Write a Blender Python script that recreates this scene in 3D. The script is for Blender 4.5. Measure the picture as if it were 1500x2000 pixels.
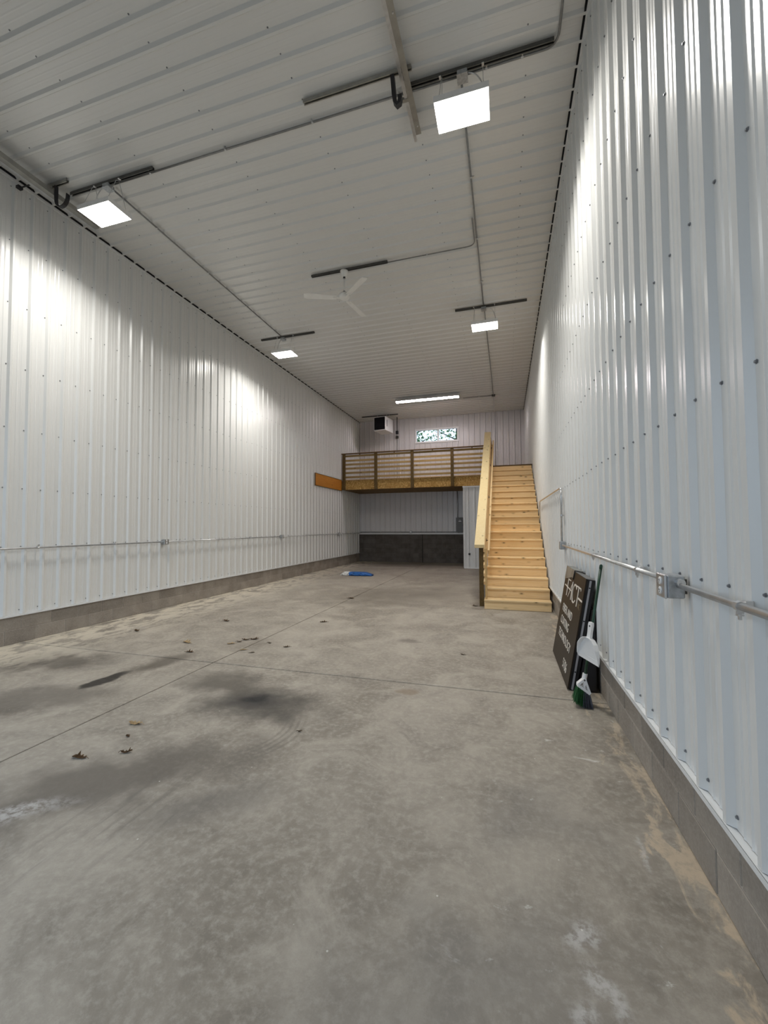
import bpy, math, random
from mathutils import Vector, Matrix
random.seed(7)
for o in list(bpy.data.objects):
    bpy.data.objects.remove(o)
SC = bpy.context.scene
COL = SC.collection
R = math.radians

# ------------------------------------------------------------------ camera
CAM_H = 1.62
YAW, PITCH, ROLL, FPX = R(16.463), R(2.098), R(0.316), 801.53
def cam_dir(x, y, z):
    """camera axes (x right, y forward, z up) -> world direction"""
    c, s = math.cos(ROLL), math.sin(ROLL); x, z = c*x+s*z, -s*x+c*z
    c, s = math.cos(PITCH), math.sin(PITCH); y, z = c*y-s*z, s*y+c*z
    c, s = math.cos(YAW), math.sin(YAW); x, y = c*x-s*y, s*x+c*y
    return Vector((x, y, z))
cam = bpy.data.cameras.new('camera')
cam.sensor_fit = 'VERTICAL'; cam.sensor_height = 24.0
cam.lens = 24.0*FPX/2000.0
cam.clip_start = 0.05; cam.clip_end = 300
cam_o = bpy.data.objects.new('camera', cam); COL.objects.link(cam_o)
cr, cu, cf = cam_dir(1,0,0), cam_dir(0,0,1), cam_dir(0,1,0)
m = Matrix((cr, cu, -cf)).transposed().to_4x4()
m.translation = Vector((0, 0, CAM_H))
cam_o.matrix_world = m
SC.camera = cam_o

# ------------------------------------------------------------------ light
LAMP = 6.0           # glow of the four LED high bay panels
LAMP_W = 39.0        # light each of them throws down
TUBE = 43.0           # emission of the strip light
SKY = 1.25
SC.view_settings.view_transform = 'Standard'
SC.view_settings.look = 'None'
SC.view_settings.gamma = 1.0
SC.view_settings.use_curve_mapping = False
SC.view_settings.exposure = 0.85
world = bpy.data.worlds.new('overcast_sky'); SC.world = world
world.use_nodes = True
bg = world.node_tree.nodes['Background']
bg.inputs['Color'].default_value = (0.63, 0.80, 1.0, 1)
bg.inputs['Strength'].default_value = SKY

# ------------------------------------------------------------------ dims
XL, XR, H, D, YF = -6.676, 0.863, 6.646, 18.45, -1.0
PIT, RIB = 0.2425, 0.026
PZ = 0.406

# ------------------------------------------------------------------ node helper
class G:
    def __init__(s, name, rough=0.5, spec=0.5, metal=0.0):
        s.m = bpy.data.materials.new(name); s.m.use_nodes = True
        s.t = s.m.node_tree; s.b = s.t.nodes['Principled BSDF']
        s.b.inputs['Roughness'].default_value = rough
        s.b.inputs['Specular IOR Level'].default_value = spec
        s.b.inputs['Metallic'].default_value = metal
    def put(s, sock, v):
        if isinstance(v, bpy.types.NodeSocket): s.t.links.new(v, sock)
        else:
            if sock.type == 'RGBA' and len(v) == 3: v = (*v, 1)
            sock.default_value = v
    def n(s, typ, props=None, **kw):
        nd = s.t.nodes.new(typ)
        for k, v in (props or {}).items(): setattr(nd, k, v)
        for k, v in kw.items(): s.put(nd.inputs[k.replace('_', ' ')], v)
        return nd
    def math(s, op, a, b=0.0, clamp=False):
        nd = s.t.nodes.new('ShaderNodeMath'); nd.operation = op; nd.use_clamp = clamp
        s.put(nd.inputs[0], a); s.put(nd.inputs[1], b)
        return nd.outputs[0]
    def mix(s, f, a, b, mode='MIX'):
        nd = s.t.nodes.new('ShaderNodeMix'); nd.data_type = 'RGBA'; nd.blend_type = mode
        s.put(nd.inputs[0], f); s.put(nd.inputs[6], a); s.put(nd.inputs[7], b)
        return nd.outputs[2]
    def rng(s, v, a, b, c=0.0, d=1.0):
        nd = s.n('ShaderNodeMapRange', {'clamp': True})
        nd.interpolation_type = 'SMOOTHSTEP'
        for i, x in enumerate((v, a, b, c, d)): s.put(nd.inputs[i], x)
        return nd.outputs[0]
    def noise(s, vec, scale, detail=4.0, rough=0.55, dist=0.0):
        return s.n('ShaderNodeTexNoise', Vector=vec, Scale=scale, Detail=detail, Roughness=rough, Distortion=dist).outputs['Fac']
    def vscale(s, vec, xyz, off=None):
        nd = s.n('ShaderNodeMapping'); s.put(nd.inputs['Vector'], vec)
        nd.inputs['Scale'].default_value = xyz
        if off is not None: s.put(nd.inputs['Location'], off)
        return nd.outputs[0]
    def obj(s): return s.n('ShaderNodeTexCoord').outputs['Object']
    def pos(s): return s.n('ShaderNodeNewGeometry').outputs['Position']
    def rand(s): return s.n('ShaderNodeObjectInfo').outputs['Random']
    def color(s, c): s.put(s.b.inputs['Base Color'], c); return s
    def bump(s, h, strength=0.3, dist=0.01):
        nd = s.n('ShaderNodeBump', Height=h, Strength=strength, Distance=dist)
        s.t.links.new(nd.outputs[0], s.b.inputs['Normal']); return s

def plain(name, c, rough=0.5, spec=0.5, metal=0.0, var=0.06, scale=9.0):
    g = G(name, rough, spec, metal)
    f = g.noise(g.obj(), scale, 3)
    k = g.rng(f, 0.25, 0.75, 1-var, 1+var)
    nd = g.n('ShaderNodeVectorMath', {'operation': 'SCALE'}); g.put(nd.inputs[0], c); g.put(nd.inputs['Scale'], k)
    g.color(nd.outputs[0]); return g.m

def wood(name, c1, c2, axis, knots=0.6, rough=0.62):
    g = G(name, rough, 0.3)
    r = g.rand()
    off = g.n('ShaderNodeCombineXYZ', X=g.math('MULTIPLY', r, 37.0), Y=g.math('MULTIPLY', r, 91.0), Z=g.math('MULTIPLY', r, 53.0)).outputs[0]
    sc = {'X': (1.2, 16, 16), 'Y': (16, 1.2, 16), 'Z': (16, 16, 1.2)}[axis]
    v = g.vscale(g.obj(), sc, off)
    gr = g.noise(v, 1.6, 5, 0.6, 1.2)
    fine = g.noise(g.vscale(g.obj(), tuple(x*5 for x in sc), off), 2.0, 3)
    f = g.math('ADD', g.math('MULTIPLY', g.rng(gr, 0.3, 0.7), 0.75), g.math('MULTIPLY', fine, 0.25))
    col = g.mix(f, c1, c2)
    ks = {'X': (1.0, 2.2, 2.2), 'Y': (2.2, 1.0, 2.2), 'Z': (2.2, 2.2, 1.0)}[axis]
    vo = g.n('ShaderNodeTexVoronoi', Vector=g.vscale(g.obj(), ks, off), Scale=4.2)
    kn = g.rng(vo.outputs['Distance'], 0.06, 0.15, 1.0, 0.0)
    ring = g.rng(vo.outputs['Distance'], 0.12, 0.30, 0.5, 0.0)
    sel = g.n('ShaderNodeSeparateColor', Color=vo.outputs['Color']).outputs[0]
    sel = g.math('LESS_THAN', sel, knots)
    dk = tuple(x*0.28 for x in c1)
    col = g.mix(g.math('MULTIPLY', ring, sel), col, tuple(x*0.62 for x in c1))
    col = g.mix(g.math('MULTIPLY', kn, sel), col, dk)
    tint = g.rng(r, 0, 1, 0.86, 1.10)
    nd = g.n('ShaderNodeVectorMath', {'operation': 'SCALE'}); g.put(nd.inputs[0], col); g.put(nd.inputs['Scale'], tint)
    g.color(nd.outputs[0]); g.bump(f, 0.15, 0.003)
    return g.m

def osb(name, cA, cB, cC):
    g = G(name, 0.7, 0.3)
    p = g.obj()
    a = g.n('ShaderNodeTexVoronoi', Vector=g.vscale(p, (9, 9, 40)), Scale=1.6)
    b = g.n('ShaderNodeTexVoronoi', Vector=g.vscale(p, (30, 30, 11)), Scale=1.6)
    sw = g.math('GREATER_THAN', g.noise(p, 9, 2), 0.5)
    s1 = g.n('ShaderNodeSeparateColor', Color=a.outputs['Color']).outputs[0]
    s2 = g.n('ShaderNodeSeparateColor', Color=b.outputs['Color']).outputs[1]
    f = g.math('ADD', g.math('MULTIPLY', sw, s1), g.math('MULTIPLY', g.math('SUBTRACT', 1.0, sw), s2))
    c = g.mix(g.rng(f, 0.0, 0.6), cA, cB)
    c = g.mix(g.rng(f, 0.75, 1.0), c, cC)
    g.color(c); return g.m

# ------------------------------------------------------------------ materials
M = {}
def panel_mat(name, c):
    g = G(name, 0.27, 0.5)
    p = g.pos()
    col = g.mix(g.noise(p, 0.15, 0), tuple(x*0.985 for x in c), tuple(x*1.015 for x in c))
    g.color(col)
    return g.m
M['panel'] = panel_mat('white_painted_steel', (0.74, 0.745, 0.735))
M['ceil'] = panel_mat('white_ceiling_steel', (0.70, 0.70, 0.685))
M['farpanel'] = panel_mat('white_far_steel', (0.70, 0.685, 0.69))
M['vinyl'] = plain('white_window_vinyl', (0.88, 0.88, 0.88), 0.4, var=.02)
M['trim'] = plain('white_trim_steel', (0.76, 0.77, 0.77), 0.35, var=.04)
M['black'] = plain('flat_black', (0.012, 0.012, 0.013), 0.9, .2)
M['screw'] = plain('screw_head_steel', (0.25, 0.26, 0.28), 0.4, .5, .6)
M['cond'] = plain('ceiling_conduit_steel', (0.27, 0.27, 0.265), 0.45, .5, .6, .12, 14)
M['zinc'] = plain('galvanised_steel', (0.60, 0.61, 0.62), 0.30, .5, .85, .12, 14)
M['strut'] = plain('strut_channel_steel', (0.11, 0.11, 0.105), 0.5, .5, .6, .12, 20)
M['track'] = plain('door_track_steel', (0.36, 0.355, 0.33), 0.42, .5, .75, .12, 9)
M['boxg'] = plain('galvanised_box_steel', (0.42, 0.44, 0.46), 0.45, .5, .7, .2, 40)
M['white'] = plain('white_plastic', (0.80, 0.80, 0.80), 0.35, var=.03)
M['fanw'] = plain('fan_white_enamel', (0.80, 0.80, 0.78), 0.45, var=.03)
M['glassblk'] = plain('black_gloss', (0.004, 0.004, 0.005), 0.5, .2)
M['blackrub'] = plain('black_painted_metal', (0.012, 0.012, 0.016), 0.45, .5)
M['panelgrey'] = plain('grey_cabinet_enamel', (0.15, 0.15, 0.15), 0.45)
M['pine'] = wood('pine_board_x', (0.80, 0.56, 0.28), (0.88, 0.66, 0.385), 'X', .85)
M['pinecap'] = wood('pine_cap', (0.72, 0.51, 0.22), (0.80, 0.61, 0.31), 'X', .4)
M['pinez'] = wood('pine_board_z', (0.58, 0.37, 0.15), (0.70, 0.48, 0.22), 'Z', .3)
M['treated'] = wood('treated_post', (0.085, 0.052, 0.014), (0.15, 0.095, 0.03), 'Z', .3)
M['slat'] = wood('treated_slat', (0.34, 0.225, 0.08), (0.47, 0.33, 0.14), 'X', .45)
M['rail'] = wood('dark_top_rail', (0.10, 0.055, 0.02), (0.17, 0.10, 0.04), 'X', .2)
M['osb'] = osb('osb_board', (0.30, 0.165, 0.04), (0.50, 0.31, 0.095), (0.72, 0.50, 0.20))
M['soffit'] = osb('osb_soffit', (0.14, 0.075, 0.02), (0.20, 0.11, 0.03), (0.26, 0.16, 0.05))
M['ply'] = wood('orange_plywood', (0.40, 0.155, 0.018), (0.50, 0.215, 0.03), 'X', .1)
M['sand'] = None

def emis(name, c, s):
    g = G(name)
    g.put(g.b.inputs['Emission Color'], c); g.b.inputs['Emission Strength'].default_value = s
    g.color((.9, .9, .9)); return g.m
M['lamp'] = emis('led_panel_glow', (1.0, 0.97, 0.91), LAMP)
M['tube'] = emis('tube_glow', (1.0, 0.90, 0.91), TUBE)

def block_mat(name, c1, c2, cm=0.0):
    g = G(name, 0.92, 0.2)
    r = g.rand(); p = g.pos()
    f = g.noise(p, 3.0, 4); fine = g.noise(p, 60, 3, .7)
    col = g.mix(g.rng(f, .3, .7), c1, c2)
    col = g.mix(g.rng(fine, .35, .75, 0, .5), col, tuple(x*1.25 for x in c2))
    nd = g.n('ShaderNodeVectorMath', {'operation': 'SCALE'}); g.put(nd.inputs[0], col); g.put(nd.inputs['Scale'], g.rng(r, 0, 1, .9, 1.1))
    g.color(nd.outputs[0]); g.bump(fine, .35, .004); return g.m
M['block'] = block_mat('grey_concrete_block', (0.235, 0.205, 0.175), (0.32, 0.285, 0.245))
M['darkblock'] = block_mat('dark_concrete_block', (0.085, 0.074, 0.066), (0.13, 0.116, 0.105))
M['mortar'] = block_mat('mortar', (0.33, 0.295, 0.255), (0.42, 0.375, 0.33))
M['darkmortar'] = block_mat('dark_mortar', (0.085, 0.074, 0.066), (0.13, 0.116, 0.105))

def floor_mat():
    g = G('worn_concrete', 0.6, 0.35)
    p = g.pos()
    big = g.noise(p, 0.55, 5, .65, .8); mid = g.noise(p, 2.2, 9, .72, .7); fine = g.noise(p, 22, 5, .7)
    grit = g.noise(p, 160, 2, .6)
    col = g.mix(g.rng(big, .32, .68), (0.150, 0.132, 0.108), (0.235, 0.212, 0.180))
    col = g.mix(g.rng(mid, .44, .66, 0, .7), col, (0.295, 0.268, 0.228))
    col = g.mix(g.rng(mid, .28, .48, .75, 0), col, (0.115, 0.102, 0.085))
    col = g.mix(g.rng(fine, .42, .72, 0, .55), col, (0.315, 0.29, 0.25))
    col = g.mix(g.rng(grit, .5, .8, 0, .18), col, (0.10, 0.09, 0.08))
    sep = g.n('ShaderNodeSeparateXYZ', Vector=p)
    X, Y = sep.outputs[0], sep.outputs[1]
    warp = g.n('ShaderNodeTexNoise', Vector=p, Scale=3.2, Detail=4.0).outputs['Color']
    wv = g.n('ShaderNodeVectorMath', {'operation': 'MULTIPLY_ADD'})
    g.put(wv.inputs[0], warp); wv.inputs[1].default_value = (.8, .8, 0); wv.inputs[2].default_value = (-.4, -.4, 0)
    pw = g.n('ShaderNodeVectorMath', {'operation': 'ADD'}); g.put(pw.inputs[0], p); g.put(pw.inputs[1], wv.outputs[0])
    wv2 = g.n('ShaderNodeVectorMath', {'operation': 'MULTIPLY_ADD'})
    g.put(wv2.inputs[0], warp); wv2.inputs[1].default_value = (.22, .22, 0); wv2.inputs[2].default_value = (-.11, -.11, 0)
    pw2 = g.n('ShaderNodeVectorMath', {'operation': 'ADD'}); g.put(pw2.inputs[0], p); g.put(pw2.inputs[1], wv2.outputs[0])
    def blob(cx, cy, rx, ry, rot, soft=.5, src=None):
        mp = g.n('ShaderNodeMapping', {'vector_type': 'TEXTURE'}); g.put(mp.inputs['Vector'], src or pw.outputs[0])
        mp.inputs['Location'].default_value = (cx, cy, 0); mp.inputs['Rotation'].default_value = (0, 0, R(rot)); mp.inputs['Scale'].default_value = (rx, ry, 1)
        ln = g.n('ShaderNodeVectorMath', {'operation': 'LENGTH'}); fl = g.n('ShaderNodeVectorMath', {'operation': 'MULTIPLY'})
        g.put(fl.inputs[0], mp.outputs[0]); fl.inputs[1].default_value = (1, 1, 0); g.put(ln.inputs[0], fl.outputs[0])
        return g.rng(ln.outputs['Value'], 1-soft, 1.0, 1.0, 0.0)
    for (cx, cy, rx, ry, rot, soft, k, c) in (
        (-2.15, 3.30, .85, .50, 10, .9, .85, (0.033, 0.029, 0.025)),
        (-2.75, 3.65, .85, .45, -20, .8, .75, (0.045, 0.038, 0.030)),
        (-4.0, 4.05, .22, .65, -12, .8, .75, (0.055, 0.045, 0.034)),
        (-5.2, 3.7, .85, .45, 20, .8, .8, (0.05, 0.042, 0.034)),
        (-4.4, 2.85, 1.2, .45, 25, .8, .65, (0.07, 0.06, 0.05)),
        (-2.45, 2.1, 1.3, .46, 38, .8, .72, (0.062, 0.053, 0.044)),
        (-1.7, 2.05, .6, .22, 40, .8, .5, (0.08, 0.073, 0.066)),
        (-1.35, 5.75, .22, .12, 0, .8, .55, (0.07, 0.06, 0.05)),
        (-0.95, 3.99, .12, .10, 0, .6, .55, (0.13, 0.09, 0.055)),
        (-2.5, 9.5, 2.6, 2.0, 30, .8, .5, (0.075, 0.063, 0.05)),
        (-3.5, 5.0, .55, .5, 0, .9, .30, (0.085, 0.07, 0.055)),
        (-3.0, 17.2, 6.0, 1.4, 0, .5, .45, (0.085, 0.066, 0.05)),  # shade under the loft painted into the floor, with browner dirt
        (-0.2, 1.5, .9, .5, 20, .9, .35, (0.115, 0.112, 0.11)),
        (0.1, 2.5, .5, .4, 20, .9, .30, (0.11, 0.105, 0.10)),
        (-2.27, 3.44, .42, .30, 25, .9, .75, (0.010, 0.010, 0.011)), (-2.30, 3.46, .20, .13, 35, .8, .95, (0.003, 0.003, 0.004)),      # oil stain core
        (-4.14, 3.43, .12, .32, -6, .35, .95, (0.011, 0.008, 0.006)),      # damp streak
    ):
        col = g.mix(g.math('MULTIPLY', blob(cx, cy, rx, ry, rot, soft, pw2.outputs[0] if rx*ry < .15 else None), k), col, c)
    # tyre scrub arcs
    mp = g.n('ShaderNodeVectorMath', {'operation': 'SUBTRACT'}); g.put(mp.inputs[0], p); mp.inputs[1].default_value = (-2.25, 2.95, 0)
    ln = g.n('ShaderNodeVectorMath', {'operation': 'LENGTH'}); g.put(ln.inputs[0], mp.outputs[0])
    rad = g.math('ADD', ln.outputs['Value'], g.math('MULTIPLY', g.noise(p, 2.0, 2), .06))
    w = g.math('SINE', g.math('MULTIPLY', rad, 120.0))
    band = g.math('MULTIPLY', g.rng(rad, .48, .56), g.rng(rad, .68, .74, 1, 0))
    arc = g.math('MULTIPLY', g.math('MULTIPLY', band, g.rng(w, -.3, .7)), blob(-1.72, 2.85, .4, .5, 0, .6, p))
    col = g.mix(g.math('MULTIPLY', arc, .38), col, (0.09, 0.08, 0.068))
    # scrubbed streaks (sweeping marks running lengthwise)
    sv = g.n('ShaderNodeMapping'); g.put(sv.inputs['Vector'], p); sv.inputs['Rotation'].default_value = (0, 0, R(28)); sv.inputs['Scale'].default_value = (14, 1.0, 1)
    stn = g.noise(sv.outputs[0], 1.0, 4, .6)
    sm = blob(-2.2, 1.75, 1.1, .55, 40, .7)
    col = g.mix(g.math('MULTIPLY', g.rng(stn, .48, .72, 0, .55), sm), col, (0.085, 0.078, 0.07))
    # pale dust along the left wall
    dl = g.rng(X, XL+.02, XL+1.7, 1, 0)
    dn = g.noise(g.vscale(p, (3.4, 1.7, 1)), 1.5, 7, .68, .5)
    col = g.mix(g.math('MULTIPLY', dl, g.rng(dn, .42, .54, 0, 1.0)), col, (0.42, 0.38, 0.31))
    # tan sandy film along the right wall
    dr = g.rng(X, XR-.50, XR-.05, 0, 1)
    rn = g.noise(g.vscale(p, (5, 1.8, 1)), 1.3, 6, .65, .6)
    thr = g.math('SUBTRACT', .75, g.math('MULTIPLY', dr, .26))
    near = g.rng(Y, 3.6, 1.6, 0.6, 1.0)
    sm2 = g.math('MULTIPLY', g.rng(g.math('SUBTRACT', rn, thr), -.02, .07, 0, 1), g.rng(fine, .30, .56, .5, 1.0))
    col = g.mix(g.math('MULTIPLY', g.math('MULTIPLY', sm2, near), .95), col, (0.40, 0.325, 0.24))
    # white scuffs
    wn = g.noise(g.vscale(p, (3.2, 5.5, 1)), 1.5, 6, .7, .8)
    wm = g.math('MULTIPLY', g.rng(wn, .62, .72), g.rng(X, -.6, .25, 0, 1))
    wm = g.math('MULTIPLY', wm, g.rng(Y, 7.0, 2.2, .25, .75))
    col = g.mix(wm, col, (0.46, 0.45, 0.43))
    for (cx, cy, rx, ry, rot) in ((.285, 1.80, .055, .10, -20), (.30, 1.63, .06, .05, 0), (.36, 1.585, .035, .07, 10), (.22, 1.56, .05, .03, 0), (.62, 2.37, .025, .15, -8), (-2.75, 1.70, .35, .10, 35)):
        col = g.mix(g.math('MULTIPLY', g.math('MULTIPLY', blob(cx, cy, rx*1.3, ry*1.3, rot, .8, pw2.outputs[0]), g.rng(fine, .36, .60)), .6), col, (0.40, 0.39, 0.385))
    # fine pale flecks
    fl = g.n('ShaderNodeTexVoronoi', Vector=p, Scale=5.0)
    col = g.mix(g.rng(fl.outputs['Distance'], .015, .03, .7, 0), col, (0.5, 0.49, 0.46))
    nd = g.n('ShaderNodeVectorMath', {'operation': 'SCALE'}); g.put(nd.inputs[0], col); nd.inputs['Scale'].default_value = 1.42
    g.color(nd.outputs[0])
    g.put(g.b.inputs['Roughness'], g.rng(mid, .3, .7, .5, .72))
    g.bump(g.math('ADD', fine, g.math('MULTIPLY', grit, .4)), .12, .004)
    return g.m
M['floor'] = floor_mat()

# ------------------------------------------------------------------ mesh builder
W = {}        # object name -> world matrix of roots we made
class MB:
    def __init__(s): s.v = []; s.f = []
    def add(s, vs, fs):
        k = len(s.v); s.v += [Vector(x) for x in vs]; s.f += [tuple(i+k for i in f) for f in fs]; return s
    def box(s, a, b):
        (x0, y0, z0), (x1, y1, z1) = a, b
        return s.add([(x0,y0,z0),(x1,y0,z0),(x1,y1,z0),(x0,y1,z0),(x0,y0,z1),(x1,y0,z1),(x1,y1,z1),(x0,y1,z1)],
                     [(3,2,1,0),(4,5,6,7),(0,1,5,4),(1,2,6,5),(2,3,7,6),(3,0,4,7)])
    def bbox(s, a, b, e=0.004):
        """box with bevelled edges"""
        (x0, y0, z0), (x1, y1, z1) = a, b
        e = min(e, (x1-x0)*.45, (y1-y0)*.45, (z1-z0)*.45)
        vs = []; idx = {}
        for ix, x in enumerate((x0, x1)):
            for iy, y in enumerate((y0, y1)):
                for iz, z in enumerate((z0, z1)):
                    dx, dy, dz = (e if ix == 0 else -e), (e if iy == 0 else -e), (e if iz == 0 else -e)
                    for k, q in enumerate(((x, y+dy, z+dz), (x+dx, y, z+dz), (x+dx, y+dy, z))):
                        idx[(ix, iy, iz, k)] = len(vs); vs.append(q)
        fs = []
        for k in range(3):
            for sd in (0, 1):
                o = [(0,0),(1,0),(1,1),(0,1)]
                q = []
                for a1, b1 in o:
                    t = [0,0,0]; t[k] = sd; t[(k+1)%3] = a1; t[(k+2)%3] = b1
                    q.append(idx[(t[0], t[1], t[2], k)])
                fs.append(tuple(q) if sd else tuple(reversed(q)))
        for k in range(3):
            i, j = (k+1) % 3, (k+2) % 3
            for a1 in (0, 1):
                for b1 in (0, 1):
                    t0 = [0,0,0]; t1 = [0,0,0]
                    t0[i] = t1[i] = a1; t0[j] = t1[j] = b1; t0[k] = 0; t1[k] = 1
                    q = (idx[(*t0, i)], idx[(*t1, i)], idx[(*t1, j)], idx[(*t0, j)])
                    fs.append(q if (a1 == b1) else tuple(reversed(q)))
        for ix in (0, 1):
            for iy in (0, 1):
                for iz in (0, 1):
                    q = tuple(idx[(ix, iy, iz, k)] for k in range(3))
                    fs.append(q if (ix+iy+iz) % 2 else tuple(reversed(q)))
        return s.add(vs, fs)
    def tube(s, pts, r, n=8, cap=True, r2=None):
        pts = [Vector(p) for p in pts]; rings = []
        up = None
        for i, p in enumerate(pts):
            d = (pts[min(i+1, len(pts)-1)]-pts[max(i-1, 0)]).normalized()
            if up is None:
                up = Vector((0,0,1)) if abs(d.z) < .9 else Vector((1,0,0))
            a = d.cross(up).normalized(); up = a.cross(d).normalized(); b = up
            rr = r if r2 is None else r+(r2-r)*i/(len(pts)-1)
            rings.append([p+a*math.cos(2*math.pi*k/n)*rr+b*math.sin(2*math.pi*k/n)*rr for k in range(n)])
        vs = [q for ring in rings for q in ring]; fs = []
        for i in range(len(pts)-1):
            for k in range(n):
                fs.append((i*n+k, i*n+(k+1)%n, (i+1)*n+(k+1)%n, (i+1)*n+k))
        if cap: fs += [tuple(reversed(range(n))), tuple(range((len(pts)-1)*n, len(pts)*n))]
        return s.add(vs, fs)
    def lathe(s, prof, c=(0,0,0), n=20):
        vs = []; fs = []
        for (r, z) in prof:
            vs += [(c[0]+r*math.cos(2*math.pi*k/n), c[1]+r*math.sin(2*math.pi*k/n), c[2]+z) for k in range(n)]
        for i in range(len(prof)-1):
            for k in range(n):
                fs.append((i*n+k, i*n+(k+1)%n, (i+1)*n+(k+1)%n, (i+1)*n+k))
        fs += [tuple(reversed(range(n))), tuple(range((len(prof)-1)*n, len(prof)*n))]
        return s.add(vs, fs)
    def prism(s, poly, ax, a, b):
        """poly in the plane of the two other axes (cyclic order), extruded along axis ax from a to b"""
        n = len(poly); vs = []
        for t in (a, b):
            for (u, w) in poly:
                q = [0,0,0]; q[ax] = t; q[(ax+1)%3] = u; q[(ax+2)%3] = w; vs.append(tuple(q))
        fs = [tuple(reversed(range(n))), tuple(range(n, 2*n))]
        for k in range(n): fs.append((k, (k+1)%n, n+(k+1)%n, n+k))
        return s.add(vs, fs)
    def xf(s, mat):
        s.v = [mat @ q for q in s.v]; return s
    def mesh(s, name, off=Vector((0,0,0)), smooth=False):
        me = bpy.data.meshes.new(name)
        me.from_pydata([tuple(q-off) for q in s.v], [], s.f); me.update()
        if smooth:
            for p in me.polygons: p.use_smooth = True
        return me
    def build(s, name, mat, parent=None, smooth=False):
        if parent is not None:
            base = W[parent.name].copy()
            me = s.mesh(name, smooth=smooth); me.transform(base.inverted())
            o = bpy.data.objects.new(name, me); COL.objects.link(o); o.parent = parent
            W[o.name] = base
        else:
            xs, ys, zs = zip(*[tuple(q) for q in s.v])
            c = Vector(((min(xs)+max(xs))/2, (min(ys)+max(ys))/2, min(zs)))
            o = bpy.data.objects.new(name, s.mesh(name, c, smooth)); COL.objects.link(o); o.location = c
            W[o.name] = Matrix.Translation(c)
        o.data.materials.append(M[mat] if isinstance(mat, str) else mat)
        return o

def tag(o, label, cat, group=None, kind=None):
    o['label'] = label; o['category'] = cat
    if group: o['group'] = group
    if kind: o['kind'] = kind
    return o
def thing(name, loc, label, cat, group=None, kind=None):
    o = bpy.data.objects.new(name, None); COL.objects.link(o); o.location = loc; o.empty_display_size = .1
    W[o.name] = Matrix.Translation(Vector(loc))
    return tag(o, label, cat, group, kind)
def inst(name, me, mat4, parent):
    """object with shared mesh data, world matrix mat4, under parent"""
    o = bpy.data.objects.new(name, me); COL.objects.link(o); o.parent = parent
    o.matrix_local = W[parent.name].inverted() @ mat4; W[o.name] = mat4.copy()
    return o
_boards = {}
def board(name, p0, p1, w, t, mat, parent, side=Vector((0,0,1)), bev=.003):
    """bevelled plank from p0 to p1 (centre line); w along 'side', t across"""
    p0, p1 = Vector(p0), Vector(p1); d = p1-p0; L = d.length; x = d.normalized()
    y = Vector(side); y = (y-x*y.dot(x)).normalized(); z = x.cross(y)
    key = (round(L, 4), w, t, mat)
    if key not in _boards:
        me = MB().bbox((-L/2, -w/2, -t/2), (L/2, w/2, t/2), bev).mesh(name); me.materials.append(M[mat]); _boards[key] = me
    mt = Matrix((x, y, z)).transposed().to_4x4(); mt.translation = (p0+p1)/2
    return inst(name, _boards[key], mt, parent)

# ------------------------------------------------------------------ ribbed panels
_pan = {}
def ribbed(name, parent, mat, origin, u, v, n, s0, s1, l0, l1, phase, minor=.004):
    """steel sheet: ribs run along v, spaced along u; s0..s1 along u, l0..l1 along v, rib centres at phase + k*PIT"""
    rel = round((s0-phase) % PIT, 4); wid = round(s1-s0, 4); ln = round(l1-l0, 4)
    key = (rel, wid, ln, mat)
    if key not in _pan:
        ks = []
        k0 = math.floor((-PIT)/PIT)-1
        for k in range(k0, int(wid/PIT)+3):
            c = k*PIT-rel
            for (a, hh) in ((-.105, 0), (-.094, minor), (-.083, 0), (-.036, 0), (-.013, RIB), (.013, RIB), (.036, 0), (.083, 0), (.094, minor), (.105, 0)):
                ks.append((c+a, hh))
        ks.sort()
        def hat(sv):
            for (a, ha), (b, hb) in zip(ks, ks[1:]):
                if a <= sv <= b: return ha+(hb-ha)*(sv-a)/max(b-a, 1e-9)
            return 0
        pts = [(0, hat(0))]+[q for q in ks if 1e-4 < q[0] < wid-1e-4]+[(wid, hat(wid))]
        vs = []; fs = []
        for (a, hh) in pts:
            vs += [(a, 0, hh), (a, ln, hh)]
        for i in range(len(pts)-1): fs.append((2*i, 2*i+2, 2*i+3, 2*i+1))
        me = bpy.data.meshes.new(name); me.from_pydata(vs, [], fs); me.update(); me.materials.append(M[mat]); _pan[key] = me
    u, v, n = Vector(u), Vector(v), Vector(n)
    mt = Matrix((u, v, n)).transposed().to_4x4(); mt.translation = Vector(origin)+u*s0+v*l0
    return inst(name, _pan[key], mt, parent)

def screws(parent, pts, n, name='screws'):
    """small hex screw heads at pts, normal n"""
    n = Vector(n); a = n.orthogonal().normalized(); b = n.cross(a); mb = MB()
    for p in pts:
        p = Vector(p); vs = []
        for hh, r in ((0, .0085), (.003, .0085), (.003, .0055), (.008, .0055)):
            vs += [p+n*hh+(a*math.cos(k*math.pi/3)+b*math.sin(k*math.pi/3))*r for k in range(6)]
        fs = []
        for i in range(3):
            for k in range(6): fs.append((i*6+k, i*6+(k+1)%6, (i+1)*6+(k+1)%6, (i+1)*6+k))
        fs.append(tuple(range(18, 24))); mb.add(vs, fs)
    o = mb.build(name, 'screw', parent); o['kind'] = 'stuff'; return o

ROWS = (.47, 1.375, 2.2, 3.05, 3.94, 4.83, 5.72, 6.5)
PW = 4*PIT
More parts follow.
